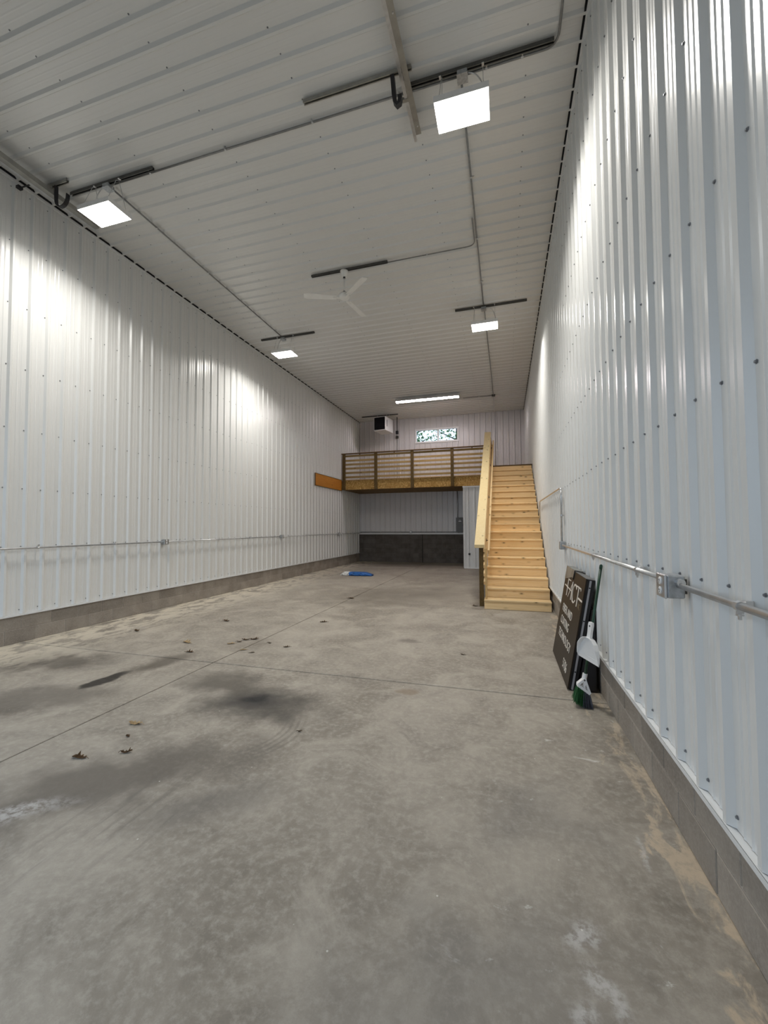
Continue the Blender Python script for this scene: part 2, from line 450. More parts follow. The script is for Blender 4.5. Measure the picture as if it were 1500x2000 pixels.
# ------------------------------------------------------------------ floor
JX, JY = -3.401, 4.216
fl = MB().box((XL-.2, YF-.2, -.25), (XR+.2, D+.2, -.012)).build('floor', 'black')
tag(fl, 'stained grey concrete slab floor running the length of the shed', 'floor', kind='structure')
jw = .007
for (x0, x1) in ((XL-.1, JX-jw), (JX+jw, XR+.1)):
    for (y0, y1) in ((YF-.19, JY-jw), (JY+jw, D+.1)):
        MB().bbox((x0, y0, -.2), (x1, y1, 0), .004).build('floor_slab', 'floor', fl)

# ------------------------------------------------------------------ side walls
def block_course(parent, mat, axis, fixed, a0, a1, z0, rows, sign, bl=.41, bh=.2, dep=.09, stag=0.0):
    """concrete blocks with recessed joints, each its own object; face at fixed, looking along sign"""
    meshes = {}
    for r in range(rows):
        a = a0-(0 if (r % 2) else bl/2)-stag
        while a < a1:
            s, e = max(a, a0), min(a+bl, a1)
            if e-s > .06:
                L = round(e-s-.010, 3)
                if L not in meshes:
                    if axis == 'Y': mb = MB().bbox((-dep/2, -L/2, 0), (dep/2, L/2, bh-.009), .004)
                    else: mb = MB().bbox((-L/2, -dep/2, 0), (L/2, dep/2, bh-.009), .004)
                    me = mb.mesh('concrete_block'); me.materials.append(M[mat]); meshes[L] = me
                j = random.uniform(-.0015, .0015)
                q = (fixed-sign*dep/2+j, (s+e)/2, z0+r*bh+.004) if axis == 'Y' else ((s+e)/2, fixed-sign*dep/2+j, z0+r*bh+.004)
                inst('concrete_block', meshes[L], Matrix.Translation(Vector(q)), parent)
            a += bl
def side_wall(name, X, sg, phase, label):
    """sg=+1: wall on the left, faces +X"""
    w = MB().box((min(X-sg*.004, X-sg*.16), YF-.15, -.05), (max(X-sg*.004, X-sg*.16), D+.15, H+.1)).build(name, 'mortar')
    tag(w, label, 'wall', kind='structure')
    y = YF
    first = phase-PIT/2
    k = math.ceil((YF-first)/PW); cuts = [YF]+[first+PW*(k+i) for i in range(40) if YF+.05 < first+PW*(k+i) < D-.05]+[D-.001]
    for a, b in zip(cuts, cuts[1:]):
        # u must be chosen so that u x v = n  (v = +Z)
        if sg > 0:   # n=+X : u=+Y
            ribbed('wall_panel', w, 'panel', (X, 0, 0), (0,1,0), (0,0,1), (1,0,0), a, b, PZ+.008, H-.03, phase)
        else:        # n=-X : u=-Y
            ribbed('wall_panel', w, 'panel', (X, 0, 0), (0,-1,0), (0,0,1), (-1,0,0), -b, -a, PZ+.008, H-.03, -phase)
    block_course(w, 'block', 'Y', X+sg*.0005, YF, D, 0.0, 2, sg, stag=.12 if sg > 0 else .3)
    # base trim: ledge and drip lip under the sheets
    MB().box((min(X, X+sg*.034), YF, PZ-.002), (max(X, X+sg*.034), D, PZ+.006)).box((min(X+sg*.032, X+sg*.035), YF, PZ-.018), (max(X+sg*.032, X+sg*.035), D, PZ+.006)).build('base_trim', 'trim', w)
    # top trim; added black strip paints the shade in gaps between ceiling ribs
    MB().box((min(X, X+sg*.031), YF, H-.062), (max(X, X+sg*.031), D, H-.0245)).build('top_trim', 'trim', w)
    MB().box((min(X, X+sg*.05), YF, H-.024), (max(X, X+sg*.05), D, H-.001)).build('gap_shade_strip', 'black', w)
    pts = []
    k = math.ceil((YF+.1-phase)/PIT)
    while phase+k*PIT < D-.05:
        yy = phase+k*PIT-.047
        for z in ROWS: pts.append((X+sg*.0005, yy, z+random.uniform(-.006, .006)))
        k += 1
    screws(w, pts, (sg, 0, 0))
    return w
wl = side_wall('wall_left', XL, 1, 3.985, 'long left wall of white ribbed steel sheets over two block courses')
wr = side_wall('wall_right', XR, -1, 1.795, 'long right wall of white ribbed steel sheets beside the stairs')

# ------------------------------------------------------------------ ceiling
ce = MB().box((XL-.15, YF-.15, H+.004), (XR+.15, D+.15, H+.16)).build('ceiling', 'mortar')
tag(ce, 'high ceiling of white ribbed steel sheets', 'ceiling', kind='structure')
cph = 3.02; first = cph-PIT/2
k = math.ceil((YF-first)/PW); cuts = [YF]+[first+PW*(k+i) for i in range(40) if YF+.05 < first+PW*(k+i) < D-.05]+[D-.001]
for a, b in zip(cuts, cuts[1:]):     # n=-Z, u=+Y, v: u x v = n -> Y x v = -Z -> v = +X? (Y x X = -Z)
    ribbed('ceiling_panel', ce, 'ceil', (0, 0, H), (0,1,0), (1,0,0), (0,0,-1), a, b, XL+.021, XR-.021, cph, minor=.0012)
pts = []
k = math.ceil((YF+.1-cph)/PIT)
while cph+k*PIT < D-.05:
    for xx in (-5.95, -4.71, -3.46, -2.21, -.96, .29):
        pts.append((xx+random.uniform(-.006, .006), cph+k*PIT-.047, H-.0005))
    k += 1
screws(ce, pts, (0, 0, -1))

# ------------------------------------------------------------------ far wall with window
WX0, WX1, WZ0, WZ1 = -3.90, -1.965, 5.475, 6.075
FZ = 1.30
mb = MB()
for a, b in (((XL-.1, D+.004, -.05), (XR+.1, D+.16, WZ0)), ((XL-.1, D+.004, WZ1), (XR+.1, D+.16, H+.1)), ((XL-.1, D+.004, WZ0), (WX0, D+.16, WZ1)), ((WX1, D+.004, WZ0), (XR+.1, D+.16, WZ1))):
    mb.box(a, b)
wf = mb.build('wall_far', 'darkmortar'); tag(wf, 'far end wall of white steel sheets over a dark block footing', 'wall', kind='structure')
fph = -3.695; first = fph-PIT/2
k = math.ceil((XL-first)/PW)
cuts = sorted([XL+.001, XR-.001, WX0, WX1]+[first+PW*(k+i) for i in range(20) if XL+.05 < first+PW*(k+i) < XR-.05 and min(abs(first+PW*(k+i)-WX0), abs(first+PW*(k+i)-WX1)) > .05])
for a, b in zip(cuts, cuts[1:]):
    inside = a >= WX0-.001 and b <= WX1+.001
    for (z0, z1) in (((FZ+.03, WZ0), (WZ1, H-.001)) if inside else ((FZ+.03, H-.001),)):
        ribbed('wall_panel', wf, 'farpanel', (0, D, 0), (1,0,0), (0,0,1), (0,-1,0), a, b, z0, z1, fph)
block_course(wf, 'darkblock', 'X', D-.002, XL, XR, 0.0, 6, -1, bh=.2133)
MB().box((XL, D-.05, FZ-.02), (XR, D, FZ+.03)).build('base_trim', 'trim', wf)
MB().box((-3.645, D-.009, 0), (-3.625, D-.003, FZ-.02)).build('control_joint', 'black', wf)

# window in the far wall
wi = thing('window_1', ((WX0+WX1)/2, D, WZ0), 'small white sliding window high on the far wall above the loft', 'window', kind='structure')
fr = MB(); t = .045
fr.box((WX0-.03, D-.045, WZ0-.03), (WX1+.03, D-.0, WZ0+t)).box((WX0-.03, D-.045, WZ1-t), (WX1+.03, D-.0, WZ1+.03)).box((WX0-.03, D-.045, WZ0+t), (WX0+t, D-.0, WZ1-t)).box((WX1-t, D-.045, WZ0+t), (WX1+.03, D-.0, WZ1-t))
fr.build('window_frame', 'vinyl', wi)
mb = MB().box((WX0, D, WZ0), (WX1, D+.15, WZ0+.02)).box((WX0, D, WZ1-.02), (WX1, D+.15, WZ1)).box((WX0, D, WZ0+.02), (WX0+.02, D+.15, WZ1-.02)).box((WX1-.02, D, WZ0+.02), (WX1, D+.15, WZ1-.02))
mb.build('window_reveal', 'vinyl', wi)
wmid = -2.88
MB().box((wmid-.035, D+.05, WZ0+.02), (wmid+.035, D+.10, WZ1-.02)).build('mullion', 'vinyl', wi)
gl = G('window_glass', 0.02); gl.color((1, 1, 1)); gl.b.inputs['Transmission Weight'].default_value = 1.0; gl.b.inputs['IOR'].default_value = 1.02
M['glass'] = gl.m
for (a, b) in ((WX0+.02, wmid-.035), (wmid+.035, WX1-.02)):
    MB().box((a, D+.072, WZ0+.02), (b, D+.077, WZ1-.02)).build('pane', 'glass', wi)

# ------------------------------------------------------------------ front wall behind the viewer, door opening with daylight
DX0, DX1, DZ = -6.0, -1.1, 4.3
mb = MB()
for a, b in (((XL-.1, YF-.16, -.05), (DX0, YF, H+.1)), ((DX1, YF-.16, -.05), (XR+.1, YF, H+.1)), ((DX0, YF-.16, DZ), (DX1, YF, H+.1))):
    mb.box(a, b)
wfr = mb.build('wall_front', 'panel'); tag(wfr, 'white front wall around the overhead door opening', 'wall', kind='structure')
gr = MB().box((-60, -60, -.5), (60, 80, -.26)).build('ground', plain('outdoor_gravel', (.22, .21, .19), .9))
tag(gr, 'grey gravel ground outside the shed', 'ground', kind='structure')

# ================================================================== STAIRS
RUN, RISE, NR = 0.2895, 0.1879, 19
SY, SX0, SX1 = 8.36, -0.395, 0.812
TOPZ = RISE*NR
st = thing('staircase', (.2, SY, 0), 'straight pine staircase climbing along the right wall to the loft', 'staircase')
for i in range(NR):
    y = SY+RUN*i; z = RISE*i
    X0 = SX0 if i else -.42
    board('riser', (X0, y+.0125, z+(RISE-.036)/2), (SX1, y+.0125, z+(RISE-.036)/2), RISE-.038, .025, 'pine', st)
    if i < NR-1:
        board('tread', (X0-.004, y+RUN/2-.009, z+RISE-.018), (SX1+.004, y+RUN/2-.009, z+RISE-.018), RUN+.044, .036, 'pine', st, side=Vector((0,1,0)), bev=.006)
# sawtooth stringers
prof = []
for i in range(NR):
    prof += [(SY+RUN*i+.026, RISE*i), (SY+RUN*i+.026, RISE*(i+1)-.037)]
prof += [(SY+RUN*(NR-1)+.1, TOPZ-.037), (SY+RUN*(NR-1)+.1, TOPZ-.5), (SY+.45, 0)]
for x in (SX0+.02, (SX0+SX1)/2, SX1-.06):
    MB().prism(prof, 0, x, x+.04).build('stringer', 'pinez', st)

# landing between stair head and loft
LY = 16.2
la = thing('stair_landing', (.2, SY+RUN*(NR-1), 0), 'pine framed landing joining the stair head to the loft', 'landing')
lz = TOPZ; ly0 = SY+RUN*(NR-1)+.03
nb = 0; y = ly0-.05
while y < LY-.2:
    board('deck_board', (-.55, y+.07, lz-.016), (SX1+.02, y+.07, lz-.016), .136, .032, 'rail' if nb == 0 else 'slat', la, side=Vector((0,1,0))); y += .14; nb += 1
for x in (-.5, .15, .78):
    board('joist', (x, ly0+.105, lz-.155), (x, LY-.1, lz-.155), .235, .04, 'slat', la)
for y in (15.0, 16.0):
    board('post', (-.49, y, .0), (-.49, y, lz-.28), .09, .09, 'treated', la, side=Vector((1,0,0)))
    board('post', (.72, y, .0), (.72, y, lz-.28), .09, .09, 'treated', la, side=Vector((1,0,0)))

# guard rail along the open side of the stairs
SL = RISE/RUN; sv = Vector((0, 1, SL)).normalized()
gu = thing('stair_guardrail', (-.49, 8.64, 0), 'pine guardrail with wide sloping cap plank beside the stairs', 'railing')
def capz(y): return 1.255+SL*(y-8.45)
cy0, cy1, cx = 8.45, 13.78, -.507
capo = MB()
th = .055
capo.add([(cx-.097, cy0, capz(cy0)), (cx+.097, cy0, capz(cy0)), (cx+.097, cy1, capz(cy1)), (cx-.097, cy1, capz(cy1)),
          (cx-.097, cy0+.02, capz(cy0)-th-.01), (cx+.097, cy0+.02, capz(cy0)-th-.01), (cx+.097, cy1, capz(cy1)-th), (cx-.097, cy1, capz(cy1)-th)],
         [(0,1,2,3), (7,6,5,4), (0,4,5,1), (1,5,6,2), (2,6,7,3), (3,7,4,0)])
gcap = wood('pine_cap_sloped', (0.82, 0.63, 0.32), (0.90, 0.73, 0.43), 'Y', .4)
capo.build('cap_plank', gcap, gu)
for y in (8.66, 11.15, 13.66):
    b0 = 0 if y < 9 else RISE*int((y-SY)/RUN)-.15
    board('post', (-.485, y, b0), (-.485, y, capz(y)-th-.012), .088, .088, 'treated' if y < 9 else 'slat', gu, side=Vector((1,0,0)))
for k in range(6):
    d = .19+.165*k
    y0 = 8.56 if k < 5 else 9.0
    board('slat', (-.421, y0, capz(y0)-d), (-.421, 13.62, capz(13.62)-d), .085, .036, 'pine', gu)
board('upright', (-.384, 8.455, RISE), (-.384, 8.455, capz(8.455)-.075), .036, .085, 'pinez', gu, side=Vector((1,0,0)))
hr = board('handrail', (-.335, 8.62, 1.10), (-.335, 13.65, 1.10+SL*5.03), .088, .038, 'pine', gu)
for y in (9.1, 10.7, 12.3, 13.4):
    z = 1.10+SL*(y-8.62)
    MB().tube([(-.40, y, z-.09), (-.335, y, z-.085), (-.335, y, z-.05)], .008, 6).box((-.405, y-.02, z-.12), (-.395, y+.02, z-.05)).build('rail_bracket', 'blackrub', gu)

# guard along the landing
lg = thing('landing_guardrail', (-.5, 15, lz), 'treated wood guardrail along the open side of the stair landing', 'railing')
for y in (13.9, 15.0):
    board('post', (-.5, y, lz), (-.5, y, lz+1.08), .09, .09, 'treated', lg, side=Vector((1,0,0)))
for k in range(6):
    board('slat', (-.44, 13.84, lz+.16+.165*k), (-.44, 16.05, lz+.16+.165*k), .085, .03, 'slat', lg)
board('top_rail', (-.49, 13.84, lz+1.10), (-.49, 16.05, lz+1.10), .09, .036, 'rail', lg, side=Vector((1,0,0)))

# ================================================================== LOFT
LT, LB = 3.60, 3.205
lo = thing('loft', (-3, LY, LB), 'timber loft deck with board front spanning the far end', 'loft')
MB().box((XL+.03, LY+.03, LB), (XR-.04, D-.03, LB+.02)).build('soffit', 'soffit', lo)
x = XL+.05; nb = 0
while x < XR-.1:
    board('joist', (x, LY+.05, LB+.19), (x, D-.03, LB+.19), .33, .04, 'slat', lo); x += .61; nb += 1
for k in range(8):
    y = LY+.03+.275*k
    board('deck_board', (XL+.03, y+.137, LT-.018), (XR-.04, y+.137, LT-.018), .27, .036, 'slat', lo, side=Vector((0,1,0)))
postx = (-6.53, -5.115, -3.575, -1.97)
edges = [XL+.03, -5.115, -3.575, -1.97, -.40]
for a, b in zip(edges, edges[1:]):
    MB().box((a+.003, LY, LB), (b-.003, LY+.022, LT-.01)).build('fascia_board', 'osb', lo)
lr = thing('loft_guardrail', (-3.5, LY, LB), 'horizontal slat guardrail with dark posts along the loft edge', 'railing')
for x in postx+(-.47,):
    board('post', (x, LY-.052, LB), (x, LY-.052, 4.70), .115, .09, 'treated', lr, side=Vector((1,0,0)))
for z in (4.63, 4.435, 4.27, 4.10, 3.915, 3.73):
    for a, b in zip((-6.53,)+postx[1:], postx[1:]+(-.47,)):
        board('slat', (a+.06, LY-.02, z), (b-.06, LY-.02, z), .082, .032, 'slat', lr)
board('top_rail', (XL+.045, LY-.05, 4.722), (-.42, LY-.05, 4.722), .13, .036, 'rail', lr, side=Vector((0,1,0)))
for a, b in zip((-6.53,)+postx[1:], postx[1:]+(-.47,)):
    board('ledge', (a+.06, LY-.02, LT+.012), (b-.06, LY-.02, LT+.012), .06, .024, 'pinez', lr, side=Vector((0,1,0)))
for x in (-5.83, -4.33, -2.75, -1.2):
    MB().box((x-.02, LY-.035, 4.668), (x+.02, LY-.005, 4.704)).build('rail_cleat', 'treated', lr)
# orange plywood strip on the left wall
ps = board_root = thing('plywood_strip', (XL+.03, 14.9, 3.17), 'orange brown plywood strip fixed to the left wall beside the loft', 'board')
board('sheet', (XL+RIB+.012, 13.63, 3.39), (XL+RIB+.012, 16.14, 3.39), .44, .018, 'ply', ps)
MB().box((XL+RIB, 13.61, 3.612), (XL+RIB+.03, 16.14, 3.622)).box((XL+RIB, 13.61, 3.158), (XL+RIB+.03, 16.14, 3.168)).box((XL+RIB, 13.605, 3.158), (XL+RIB+.03, 13.625, 3.622)).build('edge_strip', 'rail', ps)
# enclosure under the loft
cl = thing('storage_closet', (-1.0, 16.24, 0), 'white ribbed steel closet under the loft beside the stairs', 'closet')
CX0 = -1.555
MB().box((CX0+.004, 16.245, 0), (-.56, 16.33, 3.2)).box((CX0+.004, 16.33, 0), (CX0+.08, D-.06, 3.2)).build('frame_wall', 'trim', cl)
ribbed('front_panel', cl, 'panel', (0, 16.24, 0), (1,0,0), (0,0,1), (0,-1,0), CX0, -.56, .03, 3.15, -1.376)
ribbed('side_panel', cl, 'panel', (CX0, 0, 0), (0,-1,0), (0,0,1), (-1,0,0), -(D-.06), -16.245, .03, 3.15, -17.0)
MB().box((CX0-.03, 16.2, 3.15), (-.56, 16.24, 3.2)).build('top_trim', 'trim', cl)
MB().box((CX0-.005, 16.205, 0), (-.56, 16.24, .035)).build('bottom_trim', 'trim', cl)
MB().box((CX0-.005, 16.215, .03), (CX0+.05, 16.24, 3.15)).build('corner_trim', 'trim', cl)
MB().lathe([(.012, 0), (.012, .04), (.035, .05), (.04, .07), (.03, .09), (.001, .095)], n=14).xf(Matrix.Translation((-1.35, 16.235, .56)) @ Matrix.Rotation(R(90), 4, 'X')).build('knob', 'blackrub', cl, True)

# ================================================================== ceiling: struts, lights, conduits
def strut(name, x0, x1, y, label, z=H-RIB, mat='strut', group='strut channels on the ceiling'):
    o = thing(name, ((x0+x1)/2, y, z-.041), label, 'strut', group)
    mb = MB(); w, hh, t = .041, .041, .004
    mb.box((x0, y-w/2, z-t), (x1, y+w/2, z)).box((x0, y-w/2, z-hh), (x1, y-w/2+t, z-t)).box((x0, y+w/2-t, z-hh), (x1, y+w/2, z-t))
    mb.box((x0, y-w/2+t, z-hh), (x1, y-w/2+.011, z-hh+t)).box((x0, y+w/2-.011, z-hh), (x1, y+w/2-t, z-hh+t))
    mb.build('channel', mat, o)
    for x in (x0+.12, x1-.12):
        MB().lathe([(.012, -.012), (.012, 0)], (x, y, z-t), 6).build('bolt', 'screw', o)
    return o
ZS = H-RIB-.041
def conduit(name, pts, label, r=.0125, straps=(), strap_n=(0,0,-1), mat='zinc', group=None, off=None):
    """steel pipe through pts with rounded bends; straps = points on the run"""
    P = [Vector(p) for p in pts]; out = [P[0]]
    for a, b, c in zip(P, P[1:], P[2:]):
        d1, d2 = (a-b), (c-b); rr = min(.14, d1.length*.45, d2.length*.45)
        s, e = b+d1.normalized()*rr, b+d2.normalized()*rr
        for k in range(7):
            t = k/6; out.append(s*(1-t)**2+b*2*t*(1-t)+e*t*t)
    out.append(P[-1])
    o = thing(name, (P[0]+P[-1])/2, label, 'conduit', group)
    MB().tube(out, r, 8).build('pipe', mat, o, True)
    n = Vector(strap_n)
    for s in straps:
        s = Vector(s)
        # saddle strap with a bolt standing off the surface
        along = (P[1]-P[0]).normalized() if len(P) == 2 else min(((b-a).normalized() for a, b in zip(P, P[1:]) if ((s-a).cross((b-a).normalized())).length < .02), key=lambda q: 0, default=Vector((0,1,0)))
        side = n.cross(along).normalized()
        mt = Matrix((along, side, n)).transposed().to_4x4(); mt.translation = s
        mb = MB().tube([(-.012, 0, 0), (.012, 0, 0)], r+.004, 8)
        mb.box((-.012, -r-.006, -r-(.003 if n.z < -.5 else .022)), (.012, r+.006, -r)).box((-.003, r+.002, -.012), (.003, r+.012, .010)).box((-.0045, r+.010, -.0045), (.0045, r+.034, .0045)).box((-.009, r+.014, -.009), (.009, r+.020, .009))
        mb.xf(mt).build('strap', 'zinc', o)
    return o
def jbox(name, c, size, label, mat='boxg', group=None):
    o = thing(name, (c[0], c[1], c[2]-size[2]/2), label, 'junction box', group)
    a = Vector(c)-Vector(size)/2; b = Vector(c)+Vector(size)/2
    MB().bbox(a, b, .006).build('body', mat, o)
    return o, a, b

def highbay(cx, cy, where, cordside, zt=6.15):
    o = thing('high_bay_light', (cx, cy, zt-.06), 'glowing white LED high bay panel '+where, 'light', 'LED high bay lights')
    w, d, zb = .57, .37, 6.085
    mb = MB()
    mb.box((cx-w/2, cy-d/2, zt-.02), (cx+w/2, cy+d/2, zt))
    for a, b in (((cx-w/2, cy-d/2), (cx+w/2, cy-d/2+.006)), ((cx-w/2, cy+d/2-.006), (cx+w/2, cy+d/2)), ((cx-w/2, cy-d/2+.006), (cx-w/2+.006, cy+d/2-.006)), ((cx+w/2-.006, cy-d/2+.006), (cx+w/2, cy+d/2-.006))):
        mb.box((*a, zb), (*b, zt-.02))
    mb.bbox((cx-w/2+.06, cy-.07, zt), (cx+w/2-.06, cy+.07, zt+.035), .006)
    mb.build('housing', 'white', o)
    MB().add([(cx-w/2+.008, cy-d/2+.008, zb+.012), (cx+w/2-.008, cy-d/2+.008, zb+.012), (cx+w/2-.008, cy+d/2-.008, zb+.012), (cx-w/2+.008, cy+d/2-.008, zb+.012)], [(3,2,1,0)]).build('led_panel', 'lamp', o)
    ld = bpy.data.lights.new('led_beam', 'AREA'); ld.shape = 'RECTANGLE'; ld.size = w-.02; ld.size_y = d-.02
    ld.energy = LAMP_W; ld.color = (1.0, .97, .91); ld.spread = R(150)
    lo_ = bpy.data.objects.new('led_beam', ld); COL.objects.link(lo_); lo_.parent = o; lo_.location = (0, 0, zb+.009-(zt-.06))
    for s in (-1, 1):
        x = cx+s*.23
        MB().tube([(x, cy-.15, zt), (x-.01*s, cy-.02, ZS-.06), (x-.01*s, cy+.03, ZS-.02), (x-.01*s, cy+.03, ZS)], .0035, 5).tube([(x, cy+.15, zt), (x-.01*s, cy+.03, ZS-.04)], .0035, 5).build('hanger_wire', 'zinc', o)
        MB().bbox((x-.022, cy+.01, ZS-.006), (x+.002, cy+.05, ZS+.004), .002).build('hanger_clip', 'zinc', o)
    s = cordside
    pts = []
    for k in range(13):
        t = k/12
        pts.append((cx+s*(.05+.19*math.sin(t*math.pi/2)), cy+.03, ZS-.045-(1-math.cos(t*math.pi/2))*(ZS-.045-zt-.03)))
    MB().tube(pts, .007, 6).build('power_cord', 'zinc', o, True)
    return o
LX, RX, Y1, Y2 = -5.40, -.375, 4.33, 9.30
highbay(RX, Y1, 'nearest above the door track on the right', 1)
highbay(LX, Y1, 'beside the left wall nearest the viewer', -1)
highbay(LX, Y2, 'further back near the left wall', -1)
highbay(RX, Y2, 'further back near the right wall', 1)
strut('strut_channel', -.958, .556, 4.365, 'dark steel strut above the nearest right high bay light')
strut('strut_channel', -6.125, -4.60, 4.38, 'dark steel strut above the nearest left high bay light')
strut('strut_channel', -1.034, .531, 9.39, 'dark steel strut above the further right high bay light')
strut('strut_channel', -6.147, -4.60, 9.385, 'dark steel strut above the further left high bay light')
strut('strut_channel', -3.615, -2.047, 7.247, 'dark steel strut carrying the ceiling fan')
strut('strut_channel', -2.192, -.901, 4.185, 'grey steel strut crossing above the right door track', mat='track')
strut('strut_channel', -6.41, -5.94, 4.19, 'short grey strut holding the left door track', mat='track')
strut('strut_channel', -6.16, -4.48, 17.41, 'dark strut on the ceiling above the unit heater')
ZC = H-RIB-.016
for (x, y, lab) in ((RX, 4.39, 'nearest right high bay light'), (LX-.03, 4.40, 'nearest left high bay light'), (RX-.02, 9.40, 'further right high bay light'), (LX-.10, 9.40, 'further left high bay light')):
    o, a, b = jbox('junction_box', (x, y, ZS-.028), (.11, .11, .055), 'square galvanised junction box above the '+lab, 'boxg', 'ceiling junction boxes')
    MB().box((a.x-.003, a.y-.003, a.z-.004), (b.x+.003, b.y+.003, a.z)).build('cover_plate', 'boxg', o)
cg = 'ceiling conduits'
conduit('conduit', [(LX+.05, 4.43, ZC), (RX-.06, 4.43, ZC)], 'long conduit crossing the ceiling between the two nearest lights', straps=[(x, 4.43, ZC) for x in (-4.7, -3.46, -2.2, -1.1)], group=cg, mat='cond')
conduit('conduit', [(RX+.06, 4.43, ZC), (.60, 4.43, ZC), (.60, YF+.05, ZC)], 'bent conduit running from the nearest right light towards the door', straps=[(.25, 4.43, ZC), (-.12, 4.43, ZC)], group=cg, mat='cond')
conduit('conduit', [(LX-.06, 4.46, ZC), (LX-.13, 9.34, ZC)], 'lengthwise conduit joining the two left lights', straps=[(LX-.065-.07*(y-4.46)/4.88, y, ZC) for y in (5.3, 6.55, 7.8, 9.05)], group=cg, mat='cond')
conduit('conduit', [(-.395, 4.46, ZC), (-.395, 9.34, ZC)], 'lengthwise conduit joining the two right lights', straps=[(-.395, y, ZC) for y in (5.8, 7.1, 8.4)], group=cg, mat='cond')
conduit('conduit', [(-.44, 6.6, ZC), (-.44, 7.275, ZC), (-2.06, 7.275, ZC)], 'thin conduit branching across to the ceiling fan', r=.010, straps=[(-1.3, 7.275, ZC)], group=cg, mat='cond')
conduit('conduit', [(-.385, 9.46, ZC), (-.36, 15.93, ZC)], 'conduit from the further right light to the back junction box', straps=[(-.375, 12.0, ZC), (-.365, 14.2, ZC)], group=cg, mat='cond')
jbox('junction_box', (-.358, 16.0, ZC-.01), (.13, .13, .06), 'small dark junction box on the ceiling near the far wall', 'strut', 'ceiling junction boxes')
conduit('conduit', [(-.43, 16.0, ZC), (-1.50, 15.99, ZC)], 'short conduit from the back junction box towards the strip light', straps=[(-.9, 15.995, ZC)], group=cg, mat='cond')
conduit('conduit', [(-.36, 16.07, ZC), (-.375, D-.045, ZC), (-.375, D-.045, LT+.0)], 'conduit bending off the ceiling and down the far wall', straps=[(-.375, D-.045, z) for z in (5.9, 4.6)], strap_n=(0,-1,0), group='far wall conduits')

# strip light
sl = thing('strip_light', (-2.79, 15.34, 6.42), 'long glowing fluorescent strip light over the loft', 'light')
MB().prism([(15.20, 6.475), (15.29, 6.60), (15.39, 6.60), (15.48, 6.475), (15.47, 6.472), (15.40, 6.51), (15.28, 6.51), (15.21, 6.472)], 0, -4.03, -1.56).build('housing', 'white', sl)
for y in (15.295, 15.385):
    MB().tube([(-4.0, y, 6.475), (-1.59, y, 6.475)], .022, 10).build('tube_lamp', 'tube', sl, True)
for x in (-4.03, -1.59):
    MB().box((x, 15.22, 6.445), (x+.03, 15.46, 6.52)).build('end_cap', 'white', sl)
for x in (-3.6, -2.0):
    MB().box((x-.02, 15.32, 6.60), (x+.02, 15.36, H-RIB)).build('mount', 'zinc', sl)

# ceiling fan
fx, fy = -2.92, 7.25
fa = thing('ceiling_fan', (fx, fy, 6.0), 'white three-blade ceiling fan hanging from a strut', 'fan')
MB().lathe([(.035, -.115), (.042, -.11), (.075, -.02), (.078, 0)], (fx, fy, ZS), 20).build('canopy', 'fanw', fa, True)
MB().lathe([(.022, -.03), (.022, 0)], (fx, fy, ZS-.113), 12).build('canopy_ring', 'blackrub', fa)
MB().tube([(fx, fy, ZS-.14), (fx, fy, 6.17)], .013, 10).build('downrod', 'fanw', fa, True)
MB().lathe([(.024, 0), (.024, .035)], (fx, fy, 6.145), 12).build('rod_coupling', 'blackrub', fa)
MB().lathe([(.03, 0), (.085, .006), (.105, .03), (.108, .065), (.085, .095), (.04, .11), (.025, .112)], (fx, fy, 6.035), 24).build('motor_housing', 'fanw', fa, True)
for ang in (203, 320, 80):
    rot = Matrix.Translation((fx, fy, 6.05)) @ Matrix.Rotation(R(ang), 4, 'Z') @ Matrix.Rotation(R(11), 4, 'X')
    mb = MB(); n = 10
    vs = []; fs = []
    for i in range(n+1):
        t = i/n; x = .15+.62*t; w = (.052+.022*t)*(1 if i < n else .75)
        for z in (-.003, .003): vs += [(x, -w, z), (x, w, z)]
    for i in range(n):
        a = i*4; b = a+4
        fs += [(a, a+1, b+1, b), (a+2, b+2, b+3, a+3), (a, b, b+2, a+2), (a+1, a+3, b+3, b+1)]
    fs += [(0, 2, 3, 1), (n*4, n*4+1, n*4+3, n*4+2)]
    bl = mb.add(vs, fs).xf(rot).build('blade', 'fanw', fa)
    MB().box((.06, -.018, -.012), (.22, .018, -.004)).xf(rot).build('blade_iron', 'fanw', bl)

# overhead door tracks
def track(x, y0, y1, z, sg, label):
    o = thing('door_track', (x, (y0+y1)/2, z), label, 'door track', 'overhead door tracks')
    prof = [(-.03, .035), (.03, .035), (.034, .028), (.034, -.028), (.03, -.035), (.012, -.035), (.012, -.030), (.027, -.029), (.029, -.024), (.029, .026), (.026, .030), (-.03, .030)]
    poly = [(z+b, x+sg*a) for a, b in prof]
    MB().prism(poly if sg < 0 else list(reversed(poly)), 1, y0, y1).build('rail', 'track', o)
    return o
# right: flat angle + curved track rail
tr = thing('door_track', (-.97, 2.2, 6.46), 'grey steel overhead door track hanging near the ceiling right of centre', 'door track', 'overhead door tracks')
MB().prism([(6.50, -.990), (6.50, -.925), (6.504, -.925), (6.504, -.990)], 1, YF+.1, 4.86).prism([(6.50, -.990), (6.56, -.990), (6.56, -.986), (6.504, -.986)], 1, YF+.1, 4.86).build('angle_iron', 'track', tr)
MB().prism([(6.505, -1.03), (6.58, -1.03), (6.58, -1.026), (6.511, -1.026), (6.511, -1.000), (6.505, -.994)], 1, YF+.1, 4.95).build('rail', 'zinc', tr)
for y in (1.2, 2.6, 3.6, 4.75):
    MB().lathe([(.009, -.006), (.009, 0)], (-.95, y, 6.50), 6).build('bolt', 'zinc', tr)
MB().box((-.99, 4.165, 6.50), (-.985, 4.205, H-RIB-.042)).build('hanger_plate', 'track', tr)
